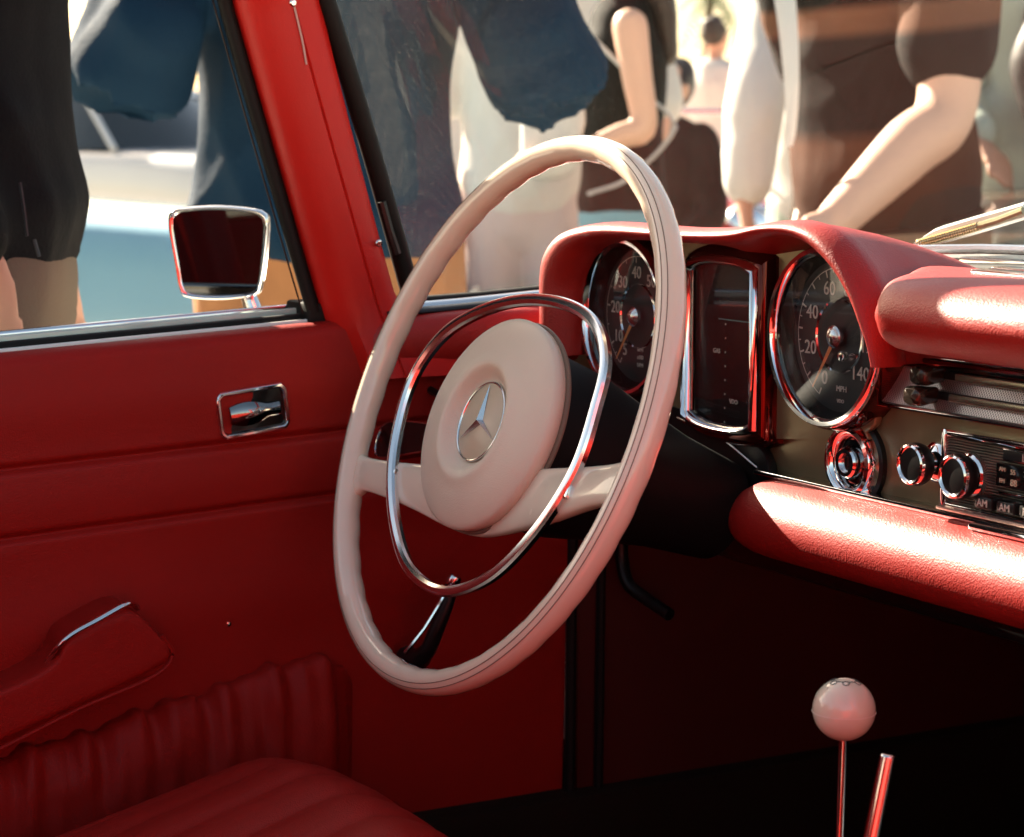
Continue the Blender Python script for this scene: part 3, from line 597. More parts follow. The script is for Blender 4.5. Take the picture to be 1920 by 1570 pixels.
rfr('radio_face', (rx0 + 0.004, PY - 0.0055, rz0 + 0.004), (rx1, PY - 0.001, rz1 - 0.004), STR, 0)
rfr('name_band_rim', (-0.070, PY - 0.0085, 0.7925), (rx1, PY - 0.0058, 0.8015), CHROME, 0.001)
rfr('name_band', (-0.0685, PY - 0.0095, 0.7938), (rx1, PY - 0.0087, 0.8002), BLACK, 0.0003)
text('name_letters', 'b', 0.0075, (-0.0475, PY - 0.0098, 0.7968), (1, 0, 0), (0, 0, 1), PRINT, RAD)
rfr('tuning_window', (-0.077, PY - 0.0075, 0.7745), (rx1, PY - 0.0057, 0.7905), mat('radio_window', (0.008, 0.009, 0.008), 0.1), 0.0005)
for s, x, z, sz in (('AM', -0.0705, 0.7866, 0.0042), ('55', -0.060, 0.7858, 0.005), ('FM', -0.0705, 0.7788, 0.0042), ('88', -0.059, 0.7786, 0.0065), ('70', -0.047, 0.7858, 0.005)):
    text('tuning_mark', s, sz, (x, PY - 0.0078, z), (1, 0, 0), (0, 0, 1), mat('warm_print', (0.65, 0.60, 0.40), 0.5), RAD)
rfr('tuning_bar', (-0.075, PY - 0.0072, 0.7690), (rx1, PY - 0.0058, 0.7715), CHROME, 0.0006)
for k, x in enumerate((-0.0875, -0.0655, -0.0435, -0.0215)):
    rfr('preset_button', (x, PY - 0.017, 0.7590), (x + 0.0175, PY - 0.0058, 0.7675), BLACK, 0.0018)
    if k < 2: text('button_letters', 'AM', 0.0072, (x + 0.0088, PY - 0.0173, 0.7632), (1, 0, 0), (0, 0, 1), PRINT, RAD)
    else: text('button_letters', 'FM', 0.0072, (x + 0.0088, PY - 0.0173, 0.7632), (1, 0, 0), (0, 0, 1), PRINT, RAD)
knob('radio', (-0.1020, PY - 0.0055, 0.7785), 0.019, 0.0155, RAD)
box('radio_lower_lip', (-0.128, 0.199, 0.7522), (0.10, PY - 0.0105, 0.7548), mat('rosy_metal', (0.55, 0.36, 0.30), 0.3, metal=0.7), RAD, 0.0008)
box('ashtray_pull', (-0.083, 0.189, 0.7455), (0.05, 0.1975, 0.7505), CHROME, DASH, 0.002)

# heater panel: perforated strip with sliders
HEAT = sub('heater_panel', CAR)
PERF = bpy.data.materials.new('perforated_metal'); PERF.use_nodes = True; t_ = PERF.node_tree; b_ = t_.nodes['Principled BSDF']; b_.inputs['Metallic'].default_value = 0.9; b_.inputs['Roughness'].default_value = 0.28
tc_ = t_.nodes.new('ShaderNodeTexCoord'); mp_ = t_.nodes.new('ShaderNodeMapping'); mp_.inputs['Rotation'].default_value = (0, radians(45), 0)
vo = t_.nodes.new('ShaderNodeTexVoronoi'); vo.inputs['Randomness'].default_value = 0; vo.inputs['Scale'].default_value = 560; vo.voronoi_dimensions = '3D'
rm = t_.nodes.new('ShaderNodeMapRange'); rm.inputs['From Min'].default_value = 0.28; rm.inputs['From Max'].default_value = 0.40
cm = t_.nodes.new('ShaderNodeCombineXYZ'); sp_ = t_.nodes.new('ShaderNodeSeparateXYZ')
t_.links.new(tc_.outputs['Object'], mp_.inputs['Vector']); t_.links.new(mp_.outputs[0], sp_.inputs[0]); t_.links.new(sp_.outputs[0], cm.inputs[0]); t_.links.new(sp_.outputs[2], cm.inputs[2])
t_.links.new(cm.outputs[0], vo.inputs['Vector']); t_.links.new(vo.outputs['Distance'], rm.inputs['Value'])
mx2 = t_.nodes.new('ShaderNodeMix'); mx2.data_type = 'RGBA'; mx2.inputs['A'].default_value = (0.03, 0.02, 0.02, 1); mx2.inputs['B'].default_value = (0.72, 0.66, 0.62, 1)
t_.links.new(rm.outputs['Result'], mx2.inputs['Factor']); t_.links.new(mx2.outputs['Result'], b_.inputs['Base Color'])
bp_ = t_.nodes.new('ShaderNodeBump'); bp_.inputs['Distance'].default_value = 0.0005; t_.links.new(rm.outputs['Result'], bp_.inputs['Height']); t_.links.new(bp_.outputs[0], b_.inputs['Normal'])
prism('perforated_strip', [(-0.203, 0.8200), (0.60, 0.8200), (0.60, 0.8455), (-0.190, 0.8455)], PY - 0.004, PY - 0.0005, lambda a, b, h: (a, h - (0.8455 - b) * 0.38, b), PERF, HEAT)
box('upper_trim', (-0.189, PY - 0.0075, 0.8460), (0.60, PY - 0.0005, 0.8535), mat('dark_chrome', (0, 0, 0)), HEAT, 0.0015)
box('upper_chrome_edge', (-0.189, PY - 0.0095, 0.8538), (0.60, PY - 0.0005, 0.8570), CHROME, HEAT, 0.001)
box('lower_chrome_edge', (-0.204, PY - 0.016, 0.8165), (0.60, PY - 0.0005, 0.8197), CHROME, HEAT, 0.001)
for z, x, dy0 in ((0.8440, -0.139, 0.001), (0.8302, -0.139, 0.006)):
    PYs, PY = PY, PY - dy0
    box('slider_slot', (x, PY - 0.0072, z - 0.0028), (0.20, PY - 0.0042, z + 0.0028), BLACK, HEAT, 0.0008)
    box('slider_rail', (x + 0.022, PY - 0.0105, z - 0.0026), (0.18, PY - 0.0075, z + 0.0026), mat('brushed_rail', (0.45, 0.43, 0.34), 0.25, metal=0.9), HEAT, 0.001)
    lv = [(x - 0.006, PY - 0.006, z), (x - 0.006, PY - 0.020, z), (x - 0.006, PY - 0.026, z)]
    rows = []
    for k, (dy, sx, sz) in enumerate(((-0.006, 0.0045, 0.0055), (-0.014, 0.0065, 0.0062), (-0.020, 0.0085, 0.0068), (-0.025, 0.0085, 0.0066), (-0.0275, 0.0065, 0.005))):
        rows.append([(x + 0.002 + a * sx / 0.5, PY + dy, z + b * sz / 0.5) for a, b in rrect(1, 1, 0.3, 4)])
    V, F = grid(rows, closed_v=True); nn = len(rows[0]); V, F = cap(V, F, [4 * nn + j for j in range(nn)])
    mesh_obj('slider_knob', V, F, mat('brown_black_knob', (0.02, 0.012, 0.008), 0.25), HEAT, ang=50)
    PY = PYs
lathe('cold_dot', [(0.0032, 0), (0.0032, 0.001), (0, 0.0012)], (-0.1560, PY - 0.0052, 0.8425), (0, -1, 0), mat('blue_dot', (0.01, 0.06, 0.09), 0.4), HEAT, 20)
lathe('hot_dot', [(0.0032, 0), (0.0032, 0.001), (0, 0.0012)], (-0.1570, PY - 0.0095, 0.8315), (0, -1, 0), mat('red_dot', (0.35, 0.02, 0.02), 0.4), HEAT, 20)
# demister grilles on the pad
DEM = sub('demister_grille', CAR)
box('chrome_plate', (-0.105, 0.205, 0.9154), (0.25, 0.221, 0.9182), CHROME, DEM, 0.001)
box('slot', (-0.095, 0.224, 0.9135), (0.25, 0.238, 0.9162), BLACK, DEM, 0.0005)
box('chrome_plate', (-0.125, 0.240, 0.9148), (0.25, 0.258, 0.9178), CHROME, DEM, 0.001)

# ------------------------------------------------------------------ steering wheel
SW = sub('steering_wheel', CAR)
al = radians(21.5); Wc = Vector((-0.376, -0.011, 0.806)); U0 = Vector((0, sin(al), cos(al))); N0 = Vector((0, -cos(al), sin(al))); X0 = Vector((1, 0, 0))
be = radians(7.0); XR = X0 * cos(be) + U0 * sin(be); UR = U0 * cos(be) - X0 * sin(be)
def wf(a, b, h=0.0): return Wc + XR * a + UR * b + N0 * h
NR, NT = 288, 20; rows = []
for i in range(NR):
    th = 2 * pi * i / NR; er = Vector((cos(th), sin(th), 0)); row = []
    for j in range(NT):
        ph = 2 * pi * j / NT; rr, rh = 0.0098, 0.0112
        # finger grips on the back / inner side
        g = max(0, -sin(ph)) * 0.7 + max(0, -cos(ph)) * 0.5
        k = 1 - 0.085 * g * (0.5 + 0.5 * cos(44 * th)) ** 1.5
        row.append(wf((0.2055 + rr * k * cos(ph)) * er.x, (0.2055 + rr * k * cos(ph)) * er.y, rh * k * sin(ph)))
    rows.append(row)
V, F = grid(rows, closed_u=True, closed_v=True); mesh_obj('rim', V, F, IVORY, SW, ang=0)
for ph in (radians(48), radians(72)):
    tube('rim_seam', [wf((0.2055 + 0.00982 * cos(ph)) * cos(t), (0.2055 + 0.00982 * cos(ph)) * sin(t), 0.01122 * sin(ph)) for t in np.linspace(0, 2 * pi, 200, endpoint=False)], 0.00035, SEAM, SW, 6, closed=True, up=N0)
# spokes: one crescent casting from rim to rim, dished behind the pad
tops = [(-0.204, -0.022), (-0.198, -0.033), (-0.170, -0.0385), (-0.10, -0.0405), (-0.04, -0.041), (0.0, -0.0415), (0.04, -0.041), (0.10, -0.0405), (0.168, -0.0385), (0.196, -0.033), (0.202, -0.022)]
bots = [(-0.191, -0.078), (-0.183, -0.0680), (-0.165, -0.0660), (-0.10, -0.0760), (-0.04, -0.0885), (0.0, -0.0925), (0.04, -0.0895), (0.10, -0.0800), (0.155, -0.0690), (0.181, -0.0680), (0.191, -0.078)]
T_ = spline(tops, 60); B_ = spline(bots, 60); rows = []
for i in range(60):
    p, q = T_[i], B_[i]; x = abs((p[0] + q[0]) / 2); hd = -0.004 - 0.012 * max(0, 1 - x / 0.17)
    row = []
    for k in range(24):
        a = 2 * pi * k / 24; f = 0.5 - 0.5 * (abs(cos(a)) ** 0.6) * (1 if cos(a) > 0 else -1); hh = (abs(sin(a)) ** 0.6) * (1 if sin(a) > 0 else -1)
        row.append(wf(p[0] + (q[0] - p[0]) * f, p[1] + (q[1] - p[1]) * f, hd + 0.0068 * hh))
    rows.append(row)
V, F = grid(rows, closed_v=True); V, F = cap(V, F, list(range(24))); V, F = cap(V, F, [59 * 24 + j for j in range(24)])
mesh_obj('spokes', V, F, IVORY, SW, ang=0)
# hub pad with emblem recess
ec = (-0.002, -0.011)
def pad_h(a, b):
    q = min(1, sqrt(((a + 0.006) / 0.0885) ** 2 + ((b + 0.010) / 0.0815) ** 2)); h = 0.0005 + 0.017 * (1 - q ** 2.6) ** 0.75
    r = hypot(a - ec[0], b - ec[1])
    h -= 0.0115 * (1 / (1 + math.exp((r - 0.0365) / 0.0028)))
    h += 0.0016 * math.exp(-((r - 0.044) / 0.006) ** 2)
    return h
rows = []
for q in list(np.linspace(0, 0.62, 30)) + list(np.linspace(0.65, 1.0, 16)):
    row = []
    for k in range(96):
        t = 2 * pi * k / 96; a1_, b1_ = 0.0885 * cos(t) - 0.006, 0.0815 * sin(t) - 0.010
        cx_, cy_ = ec[0] * (1 - q), ec[1] * (1 - q) - 0.0 * q
        a = cx_ + a1_ * q; b = cy_ + (b1_) * q
        row.append(wf(a, b, pad_h(a, b)))
    rows.append(row)
for k2, h2 in ((1.0, -0.003), (0.985, -0.008), (0.96, -0.009)): rows.append([wf(0.0885 * k2 * cos(2 * pi * k / 96) - 0.006, 0.0815 * k2 * sin(2 * pi * k / 96) - 0.010, h2) for k in range(96)])
V, F = grid(rows, closed_v=True); mesh_obj('hub_pad', V, F, IVORY_PAD, SW, ang=0)
tube('pad_piping', [wf(0.0870 * cos(t) - 0.006, 0.0802 * sin(t) - 0.010, -0.0105) for t in np.linspace(0, 2 * pi, 120, endpoint=False)], 0.0022, SEAM, SW, 8, closed=True, up=N0)
# emblem: cream disc, chrome ring, three-pointed star
h0 = 0.0066
lathe('emblem_disc', [(0.0305, 0), (0.029, 0.0012), (0, 0.0014)], wf(*ec, h0), N0, CREAM, SW, 48)
tube('emblem_ring', [wf(ec[0] + 0.0302 * cos(t), ec[1] + 0.0302 * sin(t), h0 + 0.0012) for t in np.linspace(0, 2 * pi, 72, endpoint=False)], 0.0010, CHROME_S, SW, 8, closed=True, up=N0)
V = [wf(ec[0], ec[1], h0 + 0.0055)]; F = []
for k in range(3):
    t = pi / 2 + k * 2 * pi / 3; V.append(wf(ec[0] + 0.029 * cos(t), ec[1] + 0.029 * sin(t), h0 + 0.0022)); t2 = t + pi / 3; V.append(wf(ec[0] + 0.0026 * cos(t2), ec[1] + 0.0026 * sin(t2), h0 + 0.0014))
for k in range(6): F.append((0, 1 + k, 1 + (k + 1) % 6))
mesh_obj('star_emblem', V, F, CHROME_S, SW, smooth=False)
# chrome horn ring
ro = spline([(0.0, 0.0855), (0.06, 0.0795), (0.108, 0.063), (0.135, 0.034), (0.1385, 0.000), (0.133, -0.045), (0.104, -0.089), (0.060, -0.124), (0.0, -0.1385), (-0.060, -0.124), (-0.104, -0.089), (-0.133, -0.045), (-0.1425, 0.000), (-0.136, 0.034), (-0.108, 0.063), (-0.06, 0.0795)], 160, True)
pf = [(-0.0042, -0.0008), (-0.0034, 0.0012), (-0.0012, 0.0022), (0.0010, 0.0022), (0.0034, 0.0006), (0.0042, -0.0016), (0.0036, -0.0050), (0.0010, -0.0062), (-0.0030, -0.0050)]
V, F = sweep([wf(p[0] * 0.985, p[1], 0.0035) for p in ro], [(a * 1.08, b * 1.08) for a, b in pf], up=N0, closed=True); mesh_obj('horn_ring', V, F, mat('ring_chrome', (0.80, 0.81, 0.82), 0.17, metal=1.0), SW, ang=25)
for s in (-1, 1):
    box('ring_clip', (-0.004, -0.009, -0.004), (0.004, 0.009, 0.004), CHROME, SW, 0.0015, 2, Matrix.Translation(wf(s * 0.127, -0.056, -0.001)) @ Matrix((XR, UR, N0)).transposed().to_4x4())
# column shroud behind the hub
lathe('column_shroud', [(0.052, -0.012), (0.066, -0.016), (0.0685, -0.030), (0.065, -0.070), (0.056, -0.11), (0.046, -0.16), (0.040, -0.215)], wf(0.0, -0.012, 0), N0, mat('shroud_black', (0.006, 0.0065, 0.0065), 0.6, spec=0.15), SW, 48)
lathe('hub_base', [(0.058, -0.012), (0.060, -0.018), (0.045, -0.022)], wf(0.0, -0.028, 0), N0, IVORY, SW, 40)
# stalks
ST = sub('indicator_stalk', CAR)
ol = spline([(-0.048, 0.004), (-0.043, 0.014), (-0.02, 0.017), (0.03, 0.015), (0.05, 0.010), (0.05, -0.006), (0.0, -0.013), (-0.035, -0.015), (-0.046, -0.008)], 40, True)
prism('stalk_paddle', [tuple(p) for p in ol], -0.005, 0.005, lambda a, b, h: wf(-0.238 + a, -0.006 + b, -0.062 + h), mat('gloss_black', (0, 0, 0)), ST, 0.002, 3)
tube('stalk_edge', [wf(-0.238 + p[0] * 1.0, -0.006 + p[1] * 1.0, -0.0575) for p in ol], 0.0010, CHROME_S, ST, 6, closed=True, up=N0)
tube('stalk_arm', [wf(-0.190, -0.012, -0.062), wf(-0.13, -0.02, -0.066), wf(-0.05, -0.025, -0.07)], 0.0065, BLACK, ST, 10)
tube('wiper_stalk', [wf(0.04, -0.0175, -0.065), wf(-0.02, -0.0165, -0.06), wf(0.10, -0.03, -0.066)][::-1], 0.005, CHROME, CAR, 10)
tube('vent_pull', [wf(-0.300, 0.055, -0.10), wf(-0.26, 0.043, -0.10), wf(-0.20, 0.028, -0.10), wf(-0.14, 0.015, -0.10)], 0.0035, BLACK, CAR, 8)
tube('under_dash_cable', spline([(-0.667, 0.28, 0.68), (-0.667, 0.28, 0.625), (-0.655, 0.28, 0.598), (-0.635, 0.285, 0.588), (-0.60, 0.29, 0.578)], 24), 0.006, BLACK, CAR, 10)

# ------------------------------------------------------------------ driver's seat and passenger's seat
def seat(xc, nm):
    S = sub(nm, CAR)
    rows = []; NX, NYs = 110, 60
    for i in range(NX):
        u = -1 + 2 * i / (NX - 1); row = []
        for j in range(NYs):
            v = -1 + 2 * j / (NYs - 1)
            x = xc + 0.25 * u; y = -0.33 + 0.33 * v
            eu = max(0, 1 - abs(u) ** 3.0); yy = y + 0.15
            z = 0.400 + (0.140 + (0.30 * yy if yy < 0 else 0.02 * yy - 7.0 * yy * yy)) * (eu ** 0.42)
            z = max(z, 0.33)
            # pleats along the length
            if abs(u) < 0.66:
                ph_ = (u / 0.22) % 1; z += 0.0058 * (abs(sin(pi * ph_)) ** 0.4 - 0.85)
            z += 0.0015 * noise.noise(Vector((x * 14, y * 10, 1.7)))
            row.append((x, y, z))
        rows.append(row)
    V, F = grid(rows); mesh_obj('seat_cushion', V, F, LEATHER, S, ang=0)
    box('seat_base', (xc - 0.24, -0.62, 0.24), (xc + 0.24, -0.10, 0.405), LEATHER, S, 0.03, 3)
    rows = []
    for i in range(50):
        u = -1 + 2 * i / 49; row = []
        for j in range(30):
            v = j / 29; bul = 0.06 * (max(0, 1 - abs(u) ** 4) ** 0.5) * (max(0, 1 - (2 * v - 1) ** 6) ** 0.5)
            if abs(u) < 0.7: bul += 0.004 * (abs(sin(pi * u / 0.14)) ** 0.6)
            row.append((xc + 0.25 * u, -0.66 - 0.16 * v + bul, 0.44 + 0.50 * v))
        rows.append(row)
    V, F = grid(rows); mesh_obj('seat_backrest', V, F, LEATHER, S, ang=0)
    box('backrest_shell', (xc - 0.25, -0.90, 0.44), (xc + 0.25, -0.84, 0.93), LEATHER, S, 0.025, 3)
seat(-0.365, 'driver_seat'); seat(0.39, 'passenger_seat')

# ------------------------------------------------------------------ gear lever, handbrake
GL = sub('gear_lever', CAR)
gk = Vector((-0.02, 0.0405, 0.6555))
lathe('gear_knob', [(0.0196 * sin(t), -0.0196 * cos(t)) for t in np.linspace(0, pi, 30)], gk, (0, 0, 1), mat('ivory_knob', (0.78, 0.68, 0.51), 0.10, coat=0.8), GL, 48)
tube('knob_seam', [gk + Vector((0.01965 * cos(t), 0.01965 * sin(t), -0.0012)) for t in np.linspace(0, 2 * pi, 60, endpoint=False)], 0.00022, mat('pale_seam', (0.8, 0.7, 0.6), 0.4), GL, 5, closed=True)
# shift pattern on the crown: small circles joined by lines
def on_ball(a, b):
    v = Vector((a, b, 0)); r = v.length; R_ = 0.01972
    d = (v.normalized() * sin(r / R_) if r > 1e-9 else Vector((0, 0, 0))) + Vector((0, 0, cos(r / R_)))
    return gk + R_ * d
INK = mat('ink', (0.02, 0.03, 0.03), 0.5)
rt = Vector((cam.location.x - gk.x, cam.location.y - gk.y, 0)).normalized() * 0 + Vector((0.86, -0.5, 0)); rt2 = Vector((0.5, 0.86, 0))
def pt(a, b): v = rt2 * a + rt * b; return on_ball(v.x, v.y)
for a, b in ((-0.0075, 0.004), (0.0, 0.0075), (0.008, 0.004), (0.0075, -0.003), (-0.007, -0.003)):
    tube('shift_mark', [pt(a + 0.0021 * cos(t), b + 0.0021 * sin(t)) for t in np.linspace(0, 2 * pi, 18, endpoint=False)], 0.0003, INK, GL, 4, closed=True)
tube('shift_mark', [pt(-0.005, 0.0045), pt(-0.0018, 0.006)], 0.0003, INK, GL, 4); tube('shift_mark', [pt(0.002, 0.0065), pt(0.006, 0.0045)], 0.0003, INK, GL, 4)
tube('shift_mark', [pt(-0.005, -0.001), pt(0.0055, -0.001)], 0.0003, INK, GL, 4)
tube('lever_rod', [gk + Vector((0, 0, -0.018)), gk + Vector((0, -0.001, -0.08)), gk + Vector((0, -0.004, -0.15)), gk + Vector((0, -0.01, -0.24))], 0.0028, CHROME, GL, 14)
lathe('lever_boot', [(0.05, 0), (0.04, 0.02), (0.015, 0.045), (0.006, 0.05)], gk + Vector((0, -0.01, -0.235)), (0, 0, 1), RUBBER, GL, 24)
HB = sub('handbrake', CAR)
h1 = Vector((0.050, 0.0195, 0.6455)); h0_ = Vector((0.052, 0.005, 0.59)); h00 = Vector((0.056, -0.03, 0.46))
tube('brake_lever', [h00, h0_, h1], 0.0048, CHROME, HB, 20)
lathe('lever_tip', [(0.0048, 0), (0.0045, 0.0012), (0.003, 0.0016), (0, 0.0017)], h1, (h1 - h0_), CHROME_S, HB, 20)
lathe('lever_boot', [(0.03, 0), (0.02, 0.03), (0.006, 0.04)], h00 + Vector((0, 0, -0.035)), (0, -0.2, 1), RUBBER, HB, 20)

# ================================================================== PEOPLE
def fabric(name, col, rough=0.85, sc=260, sheen=0.0): return mat(name, col, rough, spec=0.12, bump=('noise', sc, 0.35, 0.003), vary=(7, 0.14), sheen=sheen)
SKIN = mat('skin', (0.56, 0.30, 0.20), 0.5, bump=('noise', 180, 0.12, 0.002), vary=(11, 0.07))
SKIN_PALE = mat('skin_fair', (0.66, 0.40, 0.29), 0.5, bump=('noise', 180, 0.12, 0.002), vary=(11, 0.07))
HAIR = mat('dark_hair', (0.03, 0.018, 0.012), 0.55, bump=('noise', 90, 0.6, 0.006))
def limb_rings(bm, pts, rad, side, n=14):
    """tube through pts with elliptical radii rad[i]=(a along side, b across); rounded ends"""
    P = [Vector(p) for p in pts]; R = [(r, r) if not isinstance(r, (tuple, list)) else r for r in rad]
    # resample smooth
    arr = np.array([[*p, *r] for p, r in zip(P, R)]); k = max(6, 5 * (len(P) - 1)); arr = spline(arr, k)
    rows = []; side = Vector(side)
    ext = []
    for i in range(k):
        c = Vector(arr[i][:3]); t = (Vector(arr[min(i + 1, k - 1)][:3]) - Vector(arr[max(i - 1, 0)][:3])).normalized()
        s = (side - t * side.dot(t)).normalized(); u = t.cross(s); ext.append((c, t, s, u, arr[i][3], arr[i][4]))
    def ringv(c, s, u, a, b): return [bm.verts.new(c + s * a * cos(2 * pi * j / n) + u * b * sin(2 * pi * j / n)) for j in range(n)]
    c, t, s, u, a, b = ext[0]; m = min(a, b)
    for q in (0.95, 0.75, 0.4): rows.append(ringv(c - t * m * q, s, u, a * sqrt(1 - q * q), b * sqrt(1 - q * q)))
    for e in ext: rows.append(ringv(e[0], e[2], e[3], e[4], e[5]))
    c, t, s, u, a, b = ext[-1]; m = min(a, b)
    for q in (0.4, 0.75, 0.95): rows.append(ringv(c + t * m * q, s, u, a * sqrt(1 - q * q), b * sqrt(1 - q * q)))
    for i in range(len(rows) - 1):
        for j in range(n): bm.faces.new((rows[i][j], rows[i][(j + 1) % n], rows[i + 1][(j + 1) % n], rows[i + 1][j]))
    bm.faces.new(rows[0][::-1]); bm.faces.new(rows[-1])
def fuse(name, bm, m, parent, vox, smooth=4, fold=0.0, fs=(8, 8, 2.6)):
    """one continuous surface out of overlapping limbs (voxel remesh), then cloth folds"""
    bmesh.ops.recalc_face_normals(bm, faces=bm.faces); me = bpy.data.meshes.new('tmp'); bm.to_mesh(me); bm.free()
    o = bpy.data.objects.new('tmp', me); COL.objects.link(o)
    r = o.modifiers.new('r', 'REMESH'); r.mode = 'VOXEL'; r.voxel_size = vox; s = o.modifiers.new('s', 'SMOOTH'); s.factor = 0.5; s.iterations = smooth
    me2 = bpy.data.meshes.new_from_object(o.evaluated_get(bpy.context.evaluated_depsgraph_get())); bpy.data.objects.remove(o); me2.name = name
    if fold > 0:
        n = len(me2.vertices); co = np.empty(n * 3); me2.vertices.foreach_get('co', co); co = co.reshape(-1, 3)
        no = np.array([v.normal[:] for v in me2.vertices])
        d = np.array([1.1 * (0.5 - abs(noise.noise(Vector((p[0] * fs[0] + p[2] * 3, p[1] * fs[1] + 2 * p[2], p[2] * fs[2])))) * 2.2) + 0.9 * (0.4 - abs(noise.noise(Vector((p[0] * 5 + 7, p[1] * 5, p[2] * 7 - 4 * p[0] - 4 * p[1])))) * 2.0) for p in co])
        co += no * (d * fold)[:, None]; me2.vertices.foreach_set('co', co.ravel())
    me2.materials.clear(); me2.materials.append(m); me2.shade_smooth()
    ob = bpy.data.objects.new(name, me2); link(ob, parent); ob.matrix_parent_inverse = Matrix.Translation(-Vector(root_loc(parent))); return ob
def person(label, pos, face, H, tops, bottoms, arms, skin=SKIN, lean=0.0, sleeve=1.0, hem=None, fem=False, group=None, vox=0.012, fold=0.006, hair=HAIR, build=1.0, arms_bare=False, longhair=False, skirt=False, legs=None, armk=1.0):
    """face: heading vector (x, y); arms: [(elbow, wrist, hand direction)] in scene coordinates for (their right, their left)"""
    E_ = empty('person', label, 'person', (pos[0], pos[1], 0), group)
    f = Vector((face[0], face[1], 0)).normalized(); rt = Vector((f.y, -f.x, 0)); up = Vector((0, 0, 1)); base = Vector((pos[0], pos[1], 0))
    def L(a, b, c): return base + rt * a + f * b + up * c          # right, forward, up
    hip_z = 0.51 * H
    def S(c, a=0.0, b=0.0):                                          # spine point at height fraction c of H, with lean about the hips
        dz = c * H - hip_z
        if dz > 0: return L(a, b + dz * sin(lean), hip_z + dz * cos(lean))
        return L(a, b, c * H)
    w = build * H / 1.75
    tor = [(0.46, 0.135, 0.10), (0.52, 0.165 if not fem else 0.17, 0.115), (0.58, 0.15 if not fem else 0.14, 0.105), (0.64, 0.145 if not fem else 0.122, 0.10), (0.70, 0.158 if not fem else 0.14, 0.11), (0.76, 0.168 if not fem else 0.145, 0.112), (0.805, 0.14 if not fem else 0.12, 0.085), (0.83, 0.075, 0.06)]
    sh = 0.182 * w if not fem else 0.155 * w
    shoulders = [S(0.80, sh, 0), S(0.80, -sh, 0)]; hips = [L(0.085 * w, 0, hip_z - 0.02), L(-0.085 * w, 0, hip_z - 0.02)]
    knees = [L(0.09 * w, 0.02, 0.285 * H), L(-0.09 * w, 0.02, 0.285 * H)]; ank = [L(0.10 * w, 0, 0.05 * H), L(-0.10 * w, 0, 0.05 * H)]
    if legs:
        knees = [L(*legs[0]), L(*legs[1])]; ank = [L(*legs[2]), L(*legs[3])]
    aw = (1.0 * w if not fem else 0.85 * w) * armk
    def arm(b_, off, i, upto=1.0):
        el_, wr_, hd_ = [Vector(q) for q in arms[i]]; s_ = shoulders[i]
        pts = [s_, s_.lerp(el_, 0.5), el_, el_.lerp(wr_, 0.35), wr_]; rd = [0.058 * aw + off, 0.050 * aw + off, 0.042 * aw + off, 0.042 * aw + off, 0.028 * aw + off]
        if upto < 1.0:
            if upto > 0.5: cut = el_.lerp(wr_, (upto - 0.5) * 2); pts = [s_, s_.lerp(el_, 0.5), el_, el_.lerp(cut, 0.5), cut]; rd = [0.058 * aw + off, 0.052 * aw + off, 0.046 * aw + off + 0.014, 0.046 * aw + off + 0.012, 0.044 * aw + off + 0.008]
            if upto <= 0.5: pts = [s_, s_.lerp(el_, upto), s_.lerp(el_, upto * 2)]; rd = [0.058 * aw + off, 0.053 * aw + off, 0.050 * aw + off * 1.05]
        limb_rings(b_, pts, rd, f if abs((el_ - s_).normalized().dot(f)) < 0.9 else rt)
    # ---- body
    b = bmesh.new()
    limb_rings(b, [S(c) for c, _, _ in tor], [(x * w, y * w) for _, x, y in tor], rt, 20)
    limb_rings(b, [S(0.81), S(0.87, 0, 0.01)], [0.055 * w, 0.052 * w], rt)
    hc = S(0.93, 0, 0.025)
    limb_rings(b, [S(0.895, 0, 0.035), S(0.935, 0, 0.022), S(0.965, 0, 0.012)], [(0.055, 0.070), (0.074, 0.095), (0.060, 0.078)], rt, 18)
    limb_rings(b, [S(0.940, 0, 0.112), S(0.925, 0, 0.125)], [0.008, 0.013], rt, 8)                    # nose
    limb_rings(b, [S(0.905, -0.015, 0.10), S(0.905, 0.015, 0.10)], [0.009, 0.009], up, 8)             # lips
    for s_ in (-1, 1): limb_rings(b, [S(0.945, s_ * 0.076, 0.01), S(0.920, s_ * 0.074, 0.015)], [(0.008, 0.018), (0.006, 0.012)], rt, 8)
    for i in (0, 1):
        limb_rings(b, [hips[i], hips[i].lerp(knees[i], 0.5), knees[i], knees[i].lerp(ank[i], 0.35), ank[i]], [0.085 * w, 0.072 * w, 0.054 * w, 0.054 * w, 0.038 * w], rt)
        limb_rings(b, [ank[i] + f * -0.05 + up * -0.045 * H * 0.9, ank[i] + f * 0.08 - up * 0.03 * H, ank[i] + f * 0.17 - up * 0.037 * H], [(0.035, 0.03), (0.042, 0.032), (0.034, 0.018)], rt)
        arm(b, -0.019 if sleeve >= 0.6 else 0.0, i)
        el_, wr_, hd_ = [Vector(q) for q in arms[i]]; hd_.normalize(); pn = (hd_.cross(f)); pn = pn.normalized() if pn.length > 0.1 else rt; sd = hd_.cross(pn)
        limb_rings(b, [wr_, wr_ + hd_ * 0.05, wr_ + hd_ * 0.095], [(0.026, 0.020), (0.040, 0.015), (0.040, 0.013)], sd)
        for k, ln in enumerate((0.062, 0.074, 0.070, 0.054)):
            o_ = wr_ + hd_ * 0.09 + sd * (0.030 - 0.020 * k); limb_rings(b, [o_, o_ + hd_ * ln * 0.5 + pn * 0.004, o_ + hd_ * ln + pn * 0.018], [0.0092, 0.0086, 0.0072], sd, 8)
        limb_rings(b, [wr_ + hd_ * 0.025 + sd * 0.025, wr_ + hd_ * 0.06 + sd * 0.052, wr_ + hd_ * 0.09 + sd * 0.058 + pn * 0.008], [0.013, 0.011, 0.009], pn, 8)
    body = fuse('body', b, skin, E_, max(0.0085, vox * 0.8), 3)
